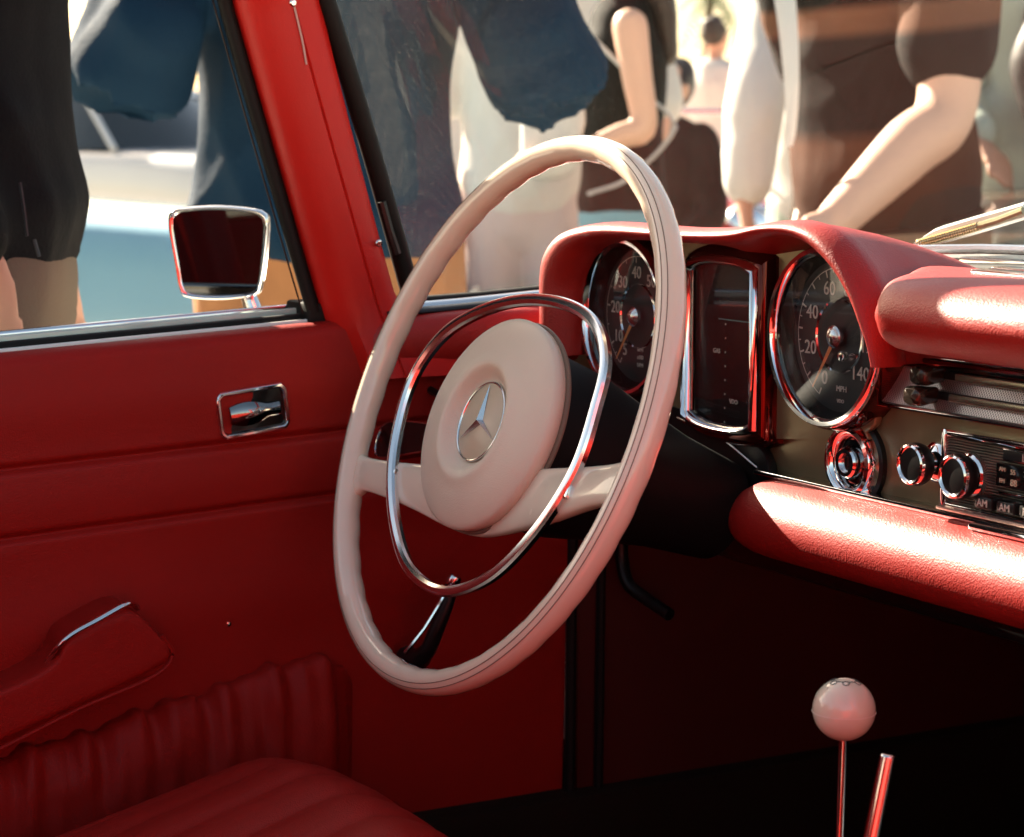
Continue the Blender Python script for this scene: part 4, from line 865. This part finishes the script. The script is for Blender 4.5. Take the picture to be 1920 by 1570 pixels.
    # eyes
    for s_ in (-1, 1): lathe('eye', [(0.011 * sin(t), -0.011 * cos(t)) for t in np.linspace(0, pi, 7)], S(0.942, s_ * 0.031, 0.099), up, mat('eye_dark', (0.05, 0.04, 0.035), 0.2), E_, 8)
    # hair
    b = bmesh.new(); limb_rings(b, [S(0.945, 0, -0.02), S(0.972, 0, 0.0), S(0.985, 0, 0.012)], [(0.080, 0.085), (0.080, 0.098), (0.05, 0.06)], rt, 18)
    if longhair: limb_rings(b, [S(0.96, 0, -0.04), S(0.88, 0, -0.075), S(0.76, 0, -0.11)], [(0.085, 0.06), (0.09, 0.05), (0.06, 0.03)], rt, 16)
    fuse('hair', b, hair, E_, 0.012, 3, 0.003)
    # shirt
    if tops is not None:
        b = bmesh.new(); hm = hem if hem is not None else 0.50
        rows_ = [(c, x, y) for c, x, y in tor if c > hm + 0.02 and c < 0.82]
        x0 = np.interp(hm, [q[0] for q in tor], [q[1] for q in tor]); y0 = np.interp(hm, [q[0] for q in tor], [q[2] for q in tor])
        rows_ = [(hm, x0 + 0.006, y0 + 0.006)] + rows_
        off = 0.020 if sleeve > 0 else 0.010
        limb_rings(b, [S(c) for c, _, _ in rows_], [(x * w + off, y * w + off) for _, x, y in rows_], rt, 22)
        if sleeve > 0:
            for i in (0, 1): arm(b, 0.022, i, sleeve)
            limb_rings(b, [shoulders[0], S(0.815), shoulders[1]], [0.058 * w, 0.075 * w, 0.058 * w], f)
        else:
            for i in (0, 1): limb_rings(b, [S(0.74, (1, -1)[i] * 0.09 * w, 0.03), S(0.815, (1, -1)[i] * 0.085 * w, 0.0), S(0.74, (1, -1)[i] * 0.09 * w, -0.03)], [0.03, 0.03, 0.03], rt)
        fuse('top_garment', b, tops, E_, vox, 4, fold)
    # trousers / skirt
    b = bmesh.new()
    limb_rings(b, [L(0, 0, 0.565 * H), L(0, 0, 0.51 * H), L(0, 0, 0.455 * H)], [(0.148 * w, 0.108 * w), (0.176 * w, 0.125 * w), (0.165 * w, 0.115 * w)], rt, 22)
    for i in (0, 1):
        an2 = ank[i] + up * 0.02
        if not skirt: limb_rings(b, [hips[i], hips[i].lerp(knees[i], 0.5), knees[i], an2], [0.098 * w, 0.088 * w, 0.072 * w, 0.065 * w], rt)
        else: limb_rings(b, [hips[i], knees[i]], [0.11 * w, 0.13 * w], rt)
    fuse('trousers', b, bottoms, E_, vox, 3, fold * 0.8)
    # shoes
    for i in (0, 1):
        b = bmesh.new(); g_ = Vector((ank[i].x, ank[i].y, 0))
        limb_rings(b, [g_ + f * -0.06 + up * 0.04, g_ + f * 0.08 + up * 0.045, g_ + f * 0.19 + up * 0.032], [(0.042, 0.038), (0.050, 0.042), (0.040, 0.028)], rt)
        fuse('shoe', b, mat('shoe_leather', (0.05, 0.04, 0.035), 0.5), E_, 0.012, 2)
    return E_, S, L
NAVY = fabric('navy_black_jacket', (0.0035, 0.0045, 0.006), 0.8)
BLUE = fabric('blue_sweater', (0.004, 0.020, 0.044), 0.8, 160)
TAN = fabric('tan_chinos', (0.13, 0.10, 0.075)); BROWNT = fabric('brown_trousers', (0.27, 0.13, 0.06))
WHITEF = fabric('white_cotton', (0.66, 0.64, 0.60)); MINT = fabric('pale_mint_cotton', (0.48, 0.55, 0.47)); BLACKF = fabric('black_cotton', (0.010, 0.010, 0.009))
JEANS = fabric('light_blue_denim', (0.17, 0.36, 0.44)); PINKW = fabric('pinkish_white_linen', (0.62, 0.52, 0.50)); DKBROWN = fabric('dark_brown_cotton', (0.035, 0.024, 0.016)); RUST = fabric('rust_brown_cotton', (0.17, 0.075, 0.035))
# dark tee; its brown bands paint in windscreen reflections of the red dash
TEE_REFL = fabric('dark_tee_painted_reflections', (0.010, 0.008, 0.007)); t_ = TEE_REFL.node_tree; b_ = t_.nodes['Principled BSDF']
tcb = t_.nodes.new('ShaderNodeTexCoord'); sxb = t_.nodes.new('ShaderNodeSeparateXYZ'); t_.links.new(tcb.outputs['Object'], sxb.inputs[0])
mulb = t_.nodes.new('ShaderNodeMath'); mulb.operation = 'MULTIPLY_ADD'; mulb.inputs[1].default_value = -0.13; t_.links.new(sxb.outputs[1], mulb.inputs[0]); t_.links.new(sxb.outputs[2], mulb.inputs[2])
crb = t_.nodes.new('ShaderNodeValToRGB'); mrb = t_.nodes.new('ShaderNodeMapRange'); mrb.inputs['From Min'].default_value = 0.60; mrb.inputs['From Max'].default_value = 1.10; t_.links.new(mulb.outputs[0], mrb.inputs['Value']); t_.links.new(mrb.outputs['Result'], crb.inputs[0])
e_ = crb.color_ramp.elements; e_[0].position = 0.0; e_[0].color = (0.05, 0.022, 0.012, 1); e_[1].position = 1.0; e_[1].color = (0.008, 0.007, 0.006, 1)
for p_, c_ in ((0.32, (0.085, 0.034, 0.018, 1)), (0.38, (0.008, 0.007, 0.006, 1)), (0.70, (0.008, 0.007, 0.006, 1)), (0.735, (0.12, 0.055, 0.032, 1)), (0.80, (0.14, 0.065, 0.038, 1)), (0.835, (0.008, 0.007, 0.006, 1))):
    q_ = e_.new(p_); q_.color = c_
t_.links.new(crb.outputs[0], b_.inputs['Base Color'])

# 1 man at the left, jacket, hand in pocket (faces the car)
P1, S1, L1 = person('man in black zipped jacket and tan chinos, hand in pocket, beside the door mirror', (-1.09, -0.235), (0.30, 0.95), 1.72, NAVY, TAN,
    [((-0.90, -0.345, 1.06), (-0.91, -0.26, 0.925), (-0.10, 0.22, -1)), ((-1.29, -0.24, 1.04), (-1.24, -0.10, 0.92), (0.1, 0.2, -1))], hem=0.548, fold=0.008, build=1.10, vox=0.0105)
# 2 person in the blue sweater, both arms raised to take a picture
P2, S2, L2 = person('person in dark blue sweater with both elbows raised, standing beyond the windscreen pillar', (-1.92, 0.555), (0.93, -0.36), 1.70, BLUE, BROWNT,
    [((-1.90, 0.245, 1.075), (-1.80, 0.30, 1.27), (0.35, 0.35, 1)), ((-1.655, 0.765, 1.075), (-1.62, 0.69, 1.25), (0.0, -0.55, 1))], sleeve=0.66, hem=0.525, fold=0.0075, build=1.13, vox=0.0105)
# 3 man leaning forward, hands down on the brown car
P3, S3, L3 = person('man in dark tee with painted-in brown windscreen reflections, one bare arm reaching down to the car', (-2.29, 1.86), (0.21, -0.97), 1.80, TEE_REFL, DKBROWN,
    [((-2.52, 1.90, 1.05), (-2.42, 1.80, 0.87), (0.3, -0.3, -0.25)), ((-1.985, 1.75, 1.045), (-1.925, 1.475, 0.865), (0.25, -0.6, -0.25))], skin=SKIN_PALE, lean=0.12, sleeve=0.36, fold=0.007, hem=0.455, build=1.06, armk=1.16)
P11, S11, L11 = person('person in white long-sleeved shirt half hidden behind the man in the dark tee', (-2.98, 2.29), (0.80, -0.60), 1.70, WHITEF, MATS['pale_mint_cotton'],
    [((-2.885, 1.985, 1.06), (-2.83, 1.92, 0.87), (0.1, 0.1, -1)), ((-2.76, 2.53, 1.06), (-2.71, 2.49, 0.86), (0.1, 0.1, -1))], sleeve=0.9, fold=0.006, build=0.95, armk=0.72)
# 4 woman in black tank top
P4, S4, L4 = person('woman in black sleeveless top and light jeans, carrying a pale tote bag', (-3.75, 2.19), (-0.42, -0.9), 1.58, BLACKF, JEANS,
    [((-3.90, 2.06, 1.00), (-3.74, 1.99, 0.95), (0.4, -0.7, 0)), ((-3.555, 2.13, 1.02), (-3.60, 1.985, 0.965), (-0.3, -0.9, 0))], fem=True, sleeve=0, skin=SKIN_PALE, longhair=True, hem=0.53, fold=0.003)
# 5 person at the right edge, pale shirt
P5, S5, L5 = person('person in pale mint shirt and white trousers at the right edge', (-2.40, 2.42), (0.55, -0.83), 1.74, MINT, WHITEF,
    [((-2.62, 2.28, 1.07), (-2.42, 2.19, 1.00), (0.5, -0.1, -0.3)), ((-2.20, 2.50, 1.06), (-2.15, 2.32, 1.0), (-0.3, -0.5, 0))], skin=SKIN, hem=0.50, fold=0.007)
# 6 dark figure behind
P6, S6, L6 = person('person in dark brown shirt and rust shorts behind the man in the dark tee', (-3.30, 2.93), (0.6, -0.75), 1.70, DKBROWN, RUST,
    [((-3.50, 2.76, 1.05), (-3.37, 2.63, 1.12), (0.5, -0.3, 0.3)), ((-3.10, 3.01, 1.05), (-3.17, 2.77, 1.12), (-0.3, -0.5, 0.2))], hem=0.50, skin=SKIN)
# 7 person in white behind
P7, S7, L7 = person('person in white top and pinkish white trousers seen left of the ivory wheel rim', (-4.26, 2.19), (0.8, -0.5), 1.72, WHITEF, PINKW,
    [((-4.39, 1.97, 1.02), (-4.29, 1.99, 0.80), (0.1, 0, -1)), ((-3.99, 2.39, 1.02), (-3.93, 2.37, 0.80), (0.1, 0, -1))], sleeve=0.4, skin=SKIN)
P8, S8, L8 = person('person in white shirt and pale grey shorts behind the sleeveless woman', (-4.55, 2.55), (0.7, -0.6), 1.70, WHITEF, fabric('pale_grey_cotton', (0.5, 0.5, 0.48)),
    [((-4.72, 2.34, 1.02), (-4.55, 2.24, 0.92), (0.4, 0.2, 0)), ((-4.30, 2.66, 1.02), (-4.32, 2.44, 0.92), (0, -0.5, 0))], sleeve=0.4, skin=SKIN_PALE)
# 9 dark child-sized figure
P9, S9, L9 = person('small figure in black hoodie between the woman and the red car', (-4.95, 3.10), (0.5, -0.85), 1.22, BLACKF, BLACKF,
    [((-5.08, 2.98, 0.76), (-4.96, 2.90, 0.62), (0.2, 0, -1)), ((-4.78, 3.16, 0.76), (-4.78, 3.02, 0.62), (0, 0, -1))], hem=0.45)
# 10 far person left
P10, S10, L10 = person('distant person in maroon shirt seen under the raised blue elbow', (-9.3, 4.0), (0.5, -0.8), 1.62, fabric('maroon_cotton', (0.07, 0.02, 0.03)), TAN,
    [((-9.5, 3.85, 1.0), (-9.4, 3.8, 0.8), (0, 0, -1)), ((-9.1, 4.15, 1.0), (-9.1, 4.1, 0.8), (0, 0, -1))], vox=0.02)
# things people carry
def strap(nm, label, pts, r, m, cat='bag'):
    pass
BAG = empty('tote_bag', 'pale grey tote bag held in front of the sleeveless woman', 'bag', (-3.66, 1.93, 0.93))
b = bmesh.new(); limb_rings(b, [(-3.655, 1.955, 1.13), (-3.66, 1.94, 1.05), (-3.66, 1.93, 0.93)], [(0.05, 0.03), (0.075, 0.045), (0.07, 0.045)], (0.485, 0.875, 0), 18)
fuse('bag_body', b, fabric('pale_canvas', (0.55, 0.56, 0.55)), BAG, 0.012, 3, 0.006)
tube('bag_strap', spline([(-3.66, 1.92, 1.10), (-3.66, 1.95, 1.2), (-3.67, 2.02, 1.25), (-3.62, 2.10, 1.17), (-3.60, 2.16, 1.10), (-3.56, 2.22, 1.02), (-3.60, 2.12, 0.90), (-3.63, 2.02, 0.86)], 50), 0.016, MATS['pale_canvas'], BAG, 8, ry=0.005)
LAN = empty('neck_strap', 'white strap hanging down in front of the man in the dark tee', 'strap', (-2.05, 1.47, 0.98))
tube('strap_ribbon', spline([(-2.165, 1.525, 1.30), (-2.12, 1.51, 1.20), (-2.085, 1.495, 1.10), (-2.07, 1.485, 1.02), (-2.065, 1.478, 0.985)], 24), 0.016, WHITEF, LAN, 8, ry=0.004, up=(0.8, -0.5, 0.2), scale=list(np.linspace(1.3, 0.35, 24)))
BAG2 = empty('shoulder_bag', 'black shoulder bag on the person in the pale mint shirt', 'bag', (-2.30, 2.26, 1.0))
b = bmesh.new(); limb_rings(b, [(-2.29, 2.31, 1.22), (-2.29, 2.31, 1.14), (-2.285, 2.31, 1.05)], [(0.09, 0.05), (0.12, 0.06), (0.10, 0.05)], (0.85, 0.52, 0), 18)
fuse('bag_body', b, mat('black_bag_leather', (0.012, 0.011, 0.010), 0.5), BAG2, 0.012, 3, 0.003)
tube('bag_strap', spline([(-2.37, 2.27, 1.2), (-2.40, 2.33, 1.4), (-2.42, 2.42, 1.47), (-2.32, 2.50, 1.42), (-2.22, 2.38, 1.2)], 30), 0.010, MATS['black_bag_leather'], BAG2, 8, ry=0.003)
CAMO = empty('compact_camera', 'small black camera held up by the person in the blue sweater', 'camera', (-1.70, 0.50, 1.42))
box('camera_body', (-1.735, 0.43, 1.39), (-1.675, 0.57, 1.47), mat('camera_black', (0.015, 0.015, 0.015), 0.45), CAMO, 0.008, 3)
lathe('camera_lens', [(0.032, 0), (0.032, 0.05), (0.026, 0.052), (0.022, 0.04), (0, 0.038)], (-1.675, 0.50, 1.425), (1, -0.3, -0.1), mat('camera_black', (0, 0, 0)), CAMO, 24)
# jacket details of the man at the left
tube('zip', spline([L1(0.178, 0.085, 0.965), L1(0.182, 0.088, 0.94), L1(0.185, 0.09, 0.918)], 12), 0.0016, mat('zip_metal', (0.03, 0.033, 0.036), 0.5, metal=0.5), P1, 6)
tube('zip_pull', [L1(0.190, 0.096, 0.915), L1(0.192, 0.100, 0.900)], 0.0017, MATS['zip_metal'], P1, 6)

# distant onlookers
for lb, ps, fc, tp, bt in (('distant person in grey shirt left of the white-trousered person', (-8.6, 4.35), (0.8, -0.4), MATS['pale_grey_cotton'], JEANS), ('distant person in rust shirt under the far palm', (-9.4, 6.9), (0.3, -0.9), RUST, TAN), ('distant person in white shirt and blue jeans beyond the red car', (-10.6, 7.1), (-0.4, 0.8), WHITEF, JEANS)):
    e1 = Vector((ps[0], ps[1], 0)); f1 = Vector((fc[0], fc[1], 0)).normalized(); r1 = Vector((f1.y, -f1.x, 0))
    person(lb, ps, fc, 1.70, tp, bt, [tuple(e1 + r1 * sg * 0.24 + Vector((0, 0, 1.04))) and (tuple(e1 + r1 * sg * 0.24 + Vector((0, 0, 1.04))), tuple(e1 + r1 * sg * 0.23 + f1 * 0.10 + Vector((0, 0, 0.82))), (0, 0, -1)) for sg in (1, -1)], sleeve=0.4, vox=0.022)

# ================================================================== OTHER CARS AND THE FAR SETTING
TYRE = mat('tyre_rubber', (0.015, 0.015, 0.015), 0.8, bump=('noise', 60, 0.3, 0.01))
def motorcar(name, label, loc, head, col, L_=4.2, W_=1.62, hood=0.82, roof=1.30, rough=0.2, cabin=True):
    C_ = empty(name, label, 'car', loc)
    f = Vector((cos(head), sin(head), 0)); r = Vector((f.y, -f.x, 0)); o = Vector(loc)
    def q(a, b, c): return o + f * a + r * b + Vector((0, 0, c))
    paint = mat('paint_' + name, col, rough, coat=0.8, spec=0.5)
    dg = mat('dark_car_glass', (0.02, 0.025, 0.028), 0.05, spec=0.8); h2 = L_ / 2
    # lower body: cross-sections along the length
    xs = [(-h2, 0.45, 0.72, 0.80), (-h2 + 0.12, 0.30, hood - 0.06, 0.92), (-h2 + 0.6, 0.24, hood + 0.02, 0.99), (-0.6, 0.22, hood + 0.05, 1.0), (0.5, 0.22, hood + 0.04, 1.0), (1.0, 0.22, hood + 0.02, 1.0), (h2 - 0.5, 0.24, hood - 0.04, 0.98), (h2 - 0.12, 0.30, hood - 0.12, 0.90), (h2, 0.42, hood - 0.26, 0.78)]
    rows = []
    for a, z0, z1, k in spline(np.array(xs), 40):
        w2 = W_ / 2 * k; row = []
        for b, c in [(-0.9, 0), (-1, 0.12), (-1.0, 0.5), (-0.985, 0.78), (-0.93, 0.93), (-0.80, 0.985), (-0.5, 1.0), (0, 1.012), (0.5, 1.0), (0.80, 0.985), (0.93, 0.93), (0.985, 0.78), (1.0, 0.5), (1, 0.12), (0.9, 0)]: row.append(q(a, b * w2, z0 + (z1 - z0) * c))
        rows.append(row)
    V, F = grid(rows, closed_v=True); V, F = cap(V, F, list(range(15))); V, F = cap(V, F, [39 * 15 + j for j in range(15)]); mesh_obj('body', V, F, paint, C_, ang=50)
    # cabin
    def cab(ks, mt, nm):
        rows = []
        for t, k in ks:
            z = hood + 0.03 + (roof - hood - 0.03) * t; a0 = -1.35 + 0.55 * t; a1 = 0.62 - 0.52 * t; w2 = W_ / 2 * (0.90 - 0.16 * t) * k
            rows.append([q(a, b * w2, z) for a, b in [(a0, -0.9), (a0 + 0.1, -1), ((a0 + a1) / 2, -1.0), (a1 - 0.1, -1), (a1, -0.9), (a1 + 0.05, 0), (a1, 0.9), (a1 - 0.1, 1), ((a0 + a1) / 2, 1), (a0 + 0.1, 1), (a0, 0.9), (a0 - 0.05, 0)]])
        V, F = grid(rows, closed_v=True); n = len(rows); V, F = cap(V, F, [(n - 1) * 12 + j for j in range(12)]); mesh_obj(nm, V, F, mt, C_, ang=40)
    if cabin: cab([(0, 1.0), (0.5, 0.998), (0.86, 0.995)], dg, 'windows')
    if cabin: cab([(0.84, 1.02), (0.93, 1.0), (0.98, 0.93), (1.0, 0.75)], paint, 'roof')
    for s in (-1, 1):
        for a, b in ((0.62, 0.10), (-1.38, -0.82), (-0.42, -0.42)) if cabin else ():
            tube('window_pillar', [q(a, s * W_ / 2 * 0.905, hood + 0.03), q(b, s * W_ / 2 * 0.77, roof - 0.06)], 0.028, paint, C_, 8)
        for a in (1.25, -1.25):
            wh = sub('wheel', C_); c = q(a, s * (W_ / 2 - 0.05), 0.31)
            lathe('tyre', [(0.20, -0.09), (0.29, -0.085), (0.31, -0.05), (0.31, 0.05), (0.29, 0.085), (0.20, 0.09)], c, r * s, TYRE, wh, 32)
            lathe('hub_cap', [(0.20, 0.07), (0.19, 0.092), (0.12, 0.10), (0.06, 0.115), (0, 0.118)], c, r * s, CHROME_S, wh, 28)
            lathe_open('wheel_arch', [(0.345, -0.02), (0.345, 0.092), (0.365, 0.102), (0.375, 0.09)], c, r * s, mat('arch_black', (0.01, 0.01, 0.01), 0.7), wh, 32)
        hl = q(h2 - 0.10, s * W_ * 0.36, hood - 0.20)
        lathe('headlight', [(0.105, -0.06), (0.108, 0.02), (0.095, 0.045), (0.085, 0.04), (0.05, 0.055), (0, 0.06)], hl, f, CHROME, C_, 24)
        lathe('tail_light', [(0.07, -0.04), (0.065, 0.02), (0, 0.03)], q(-h2 + 0.08, s * W_ * 0.36, hood - 0.22), -f, mat('tail_red', (0.4, 0.02, 0.02), 0.2), C_, 16)
    if not cabin:
        V, F = grid([[q(0.55, b * W_ * 0.42, hood + 0.02) for b in (-1, -0.5, 0, 0.5, 1)], [q(0.35, b * W_ * 0.38, hood + 0.26) for b in (-1, -0.5, 0, 0.5, 1)]]); mesh_obj('windscreen', V, F, GLASS, C_)
        tube('windscreen_frame', [q(0.55, -W_ * 0.42, hood + 0.02), q(0.35, -W_ * 0.38, hood + 0.26), q(0.35, W_ * 0.38, hood + 0.26), q(0.55, W_ * 0.42, hood + 0.02)], 0.012, CHROME, C_, 8)
        box('cockpit', (-0.55, -0.75, hood - 0.1), (0.55, 0.45, hood + 0.055), mat('tonneau_pale', (0.62, 0.60, 0.56), 0.6), C_, 0.04, 3, Matrix.Translation(o) @ Matrix.Rotation(head - pi / 2, 4, 'Z'))
    for e in (-1, 1):
        tube('bumper', spline([q(e * (h2 - 0.25), -W_ * 0.51, 0.47), q(e * (h2 + 0.02), -W_ * 0.42, 0.47), q(e * (h2 + 0.08), 0, 0.47), q(e * (h2 + 0.02), W_ * 0.42, 0.47), q(e * (h2 - 0.25), W_ * 0.51, 0.47)], 24), 0.05, CHROME, C_, 10, ry=0.03)
    V, F = grid([[q(h2 + 0.015, -0.35, 0.60), q(h2 + 0.015, 0.35, 0.60)], [q(h2 - 0.02, -0.35, hood - 0.22), q(h2 - 0.02, 0.35, hood - 0.22)]]); mesh_obj('radiator_grille', V, F, mat('grille_dark', (0.04, 0.04, 0.04), 0.3, metal=0.8), C_)
    return C_
motorcar('parked_saloon', 'pale blue saloon car parked behind the man in the black jacket', (-5.42, 0.22, 0), radians(62), (0.23, 0.43, 0.52), 4.3, 1.65, 0.80, 1.28)
motorcar('red_classic_car', 'red classic car with chrome headlights beyond the ivory steering wheel', (-7.9, 4.9, 0), radians(-38), (0.50, 0.045, 0.02), 4.2, 1.62, 0.84, 1.38, cabin=False)
motorcar('brown_car', 'dark brown car under the hands of the man in the dark tee', (-1.80, 3.05, 0), radians(-98), (0.05, 0.028, 0.014), 3.6, 1.5, 0.87, 1.25, 0.35, cabin=False)
motorcar('pale_car', 'white car beyond the person in the dark brown shirt', (-5.0, 6.2, 0), radians(150), (0.60, 0.66, 0.68), 4.2, 1.65, 0.82, 1.36)

def at(px, D): # direction of a bearing seen from the road, D metres away
    a = radians(119.2) - math.atan((px - 960) / 4200) + radians(29.8) * 1; a = atan2(0.48088, -0.86753) - math.atan((px - 960) / 4200)
    return (1.06 + D * cos(a), -0.79 + D * sin(a), 0)
for nm, lb, px, D, hd, cl in (('silver_car', 'silver car parked far off under the raised blue elbow', 262, 19, 20, (0.45, 0.46, 0.47)), ('cream_car', 'cream car parked far off between the two elbows', 930, 21, 200, (0.66, 0.60, 0.46)), ('grey_car', 'grey car parked far off below the tall palm', 1285, 24, 10, (0.30, 0.31, 0.32)), ('black_car', 'black car parked far off behind the person at the right edge', 1835, 20, 190, (0.02, 0.02, 0.022))):
    motorcar(nm, lb, at(px, D), radians(hd), cl, 4.2, 1.65, 0.84, 1.38)

# far: low hills, houses, trees, palms
rows = []
for i, a in enumerate(np.linspace(radians(60), radians(215), 90)):
    row = []
    for j, d in enumerate((70, 95, 130, 180, 260)):
        h = (0, 0.5, 1.1, 2.0, 3.4)[j] * (0.8 + 0.6 * noise.noise(Vector((i * 0.12, j * 0.5, 2.2)))) ; row.append((d * cos(a), d * sin(a), max(-0.2, h)))
    rows.append(row)
V, F = grid(rows); structure(mesh_obj('hills', V, F, mat('dry_hillside', (0.30, 0.27, 0.16), 0.95, vary=(0.15, 0.4))))
HW = [mat('house_cream', (0.68, 0.60, 0.48), 0.85, vary=(1, 0.08)), mat('house_white', (0.74, 0.72, 0.68), 0.85, vary=(1, 0.08)), mat('house_pink', (0.66, 0.45, 0.36), 0.85, vary=(1, 0.08))]
ROOFM = mat('roof_tile', (0.40, 0.19, 0.12), 0.85, vary=(3, 0.2)); WIN = mat('house_window', (0.08, 0.10, 0.12), 0.15)
def house(label, loc, head, wd, dp, ht, wi):
    Hh = empty('house', label, 'house', loc); f = Vector((cos(head), sin(head), 0)); r = Vector((f.y, -f.x, 0)); o = Vector(loc)
    M = Matrix((r, f, Vector((0, 0, 1)))).transposed().to_4x4(); M.translation = o
    box('wall', (-wd / 2, -dp / 2, 0), (wd / 2, dp / 2, ht), HW[wi], Hh, 0.02, 1, M)
    e = 0.35; pts = [(-wd / 2 - e, -dp / 2 - e, ht), (wd / 2 + e, -dp / 2 - e, ht), (wd / 2 + e, dp / 2 + e, ht), (-wd / 2 - e, dp / 2 + e, ht), (-wd / 4, 0, ht + 1.2), (wd / 4, 0, ht + 1.2)]
    mesh_obj('roof', [M @ Vector(p) for p in pts], [(0, 1, 5, 4), (1, 2, 5), (2, 3, 4, 5), (3, 0, 4), (3, 2, 1, 0)], ROOFM, Hh, smooth=False)
    n = max(2, int(wd / 2.2))
    for s in (-1, 1):
        for k in range(n):
            x = -wd / 2 + wd * (k + 0.5) / n; y = s * (dp / 2 + 0.02)
            if k == n // 2: box('door', (x - 0.45, y - 0.03, 0), (x + 0.45, y + 0.03, 2.0), mat('house_door', (0.15, 0.08, 0.05), 0.6), Hh, 0.01, 1, M)
            else:
                box('window', (x - 0.5, y - 0.03, 0.9), (x + 0.5, y + 0.03, 2.1), WIN, Hh, 0.01, 1, M); 
    return Hh
house('cream house far behind the sleeveless woman', at(1235, 150), radians(-25), 9, 6, 2.6, 0); house('pink house on the rise right of the far palm', at(1365, 165), radians(-40), 10, 6, 3.0, 2)
house('white house far off between the two elbows', at(905, 160), radians(-20), 9, 6, 2.7, 1); house('cream house far off above the pale blue car', at(285, 150), radians(-35), 9, 6, 2.8, 0)
LEAF = [mat('leaf_olive', (0.10, 0.11, 0.035), 0.7), mat('leaf_green', (0.06, 0.10, 0.03), 0.7)]; BARK = mat('bark', (0.14, 0.10, 0.07), 0.9, bump=('noise', 20, 0.6, 0.03))
def tree(label, loc, h, r, k):
    T = empty('tree', label, 'tree', loc, None); o = Vector(loc)
    tube('trunk', [o, o + Vector((0.08, 0, h * 0.3)), o + Vector((-0.05, 0.1, h * 0.62))], 0.16 * h / 5, BARK, T, 10, scale=[1.2, 0.85, 0.5])
    for j in range(5):
        a = j * 2.4; tube('limb', [o + Vector((0, 0, h * (0.3 + 0.05 * j))), o + Vector((cos(a) * r * 0.35, sin(a) * r * 0.35, h * (0.5 + 0.04 * j))), o + Vector((cos(a) * r * 0.7, sin(a) * r * 0.7, h * (0.62 + 0.05 * j)))], 0.06 * h / 5, BARK, T, 6, scale=[1, 0.7, 0.3])
    V = []; F = []; rg = np.random.default_rng(int(h * 100 + k))
    cl = [(rg.normal(0, 0.45, 3) * np.array([r, r, h * 0.22]) + np.array([0, 0, h * 0.72])) for _ in range(26)]
    for c in cl:
        for _ in range(110):
            p = c + rg.normal(0, 0.16 * r, 3); u = rg.normal(0, 1, 3); u /= np.linalg.norm(u); v = np.cross(u, rg.normal(0, 1, 3)); v /= np.linalg.norm(v) + 1e-9; s = 0.09 * (h / 5); i = len(V)
            for a, b in ((-1, 0), (0, -0.5), (1, 0), (0, 0.5)): V.append(np.array(loc) + p + u * a * s + v * b * s)
            F.append((i, i + 1, i + 2, i + 3))
    mesh_obj('crown', V, F, LEAF[k], T, smooth=False, fix=False); return T
tree('olive green tree behind the raised blue elbow', at(255, 40), 2.6, 1.5, 0); tree('round green tree beside the white house between the elbows', at(935, 55), 2.6, 1.5, 1)
tree('green tree behind the person at the right edge', at(1830, 45), 3.0, 1.6, 1); tree('small olive tree left of the far palm', at(1270, 60), 2.0, 1.5, 0); tree('olive tree right of the far palm', at(1420, 52), 2.0, 1.5, 0)
def palm(label, loc, h):
    T = empty('palm_tree', label, 'tree', loc); o = Vector(loc); tp = o + Vector((0.15, 0.1, h))
    tube('trunk', [o, o + Vector((0.1, 0, h * 0.5)), tp], 0.11, BARK, T, 10, scale=[1.3, 0.9, 0.8])
    for j in range(22):
        a = j * 2.399; e = radians(55 - 95 * (j / 22)); ln = 1.3; pts = []
        for q in np.linspace(0, 1, 8): d = Vector((cos(a) * cos(e), sin(a) * cos(e), sin(e))); pts.append(tp + d * ln * q - Vector((0, 0, 0.55 * ln * q * q)))
        V = []; F = []
        for i in range(7):
            t = (pts[i + 1] - pts[i]).normalized(); s = t.cross(Vector((0, 0, 1))).normalized()
            for g in (0.0, 0.5):
                p = pts[i].lerp(pts[i + 1], g)
                for sg in (-1, 1):
                    k = len(V); L_ = 0.30 * (1 - abs(i / 7 - 0.4)); V += [p - t * 0.02, p + s * sg * L_ + t * 0.12 - Vector((0, 0, 0.08)), p + t * 0.03]; F.append((k, k + 1, k + 2))
        mesh_obj('frond', V, F, LEAF[1], T, smooth=False, fix=False)
palm('tall palm standing clear against the white sky', at(1312, 48), 3.9); palm('second palm, further off, left of the tall palm', at(1180, 80), 4.6)
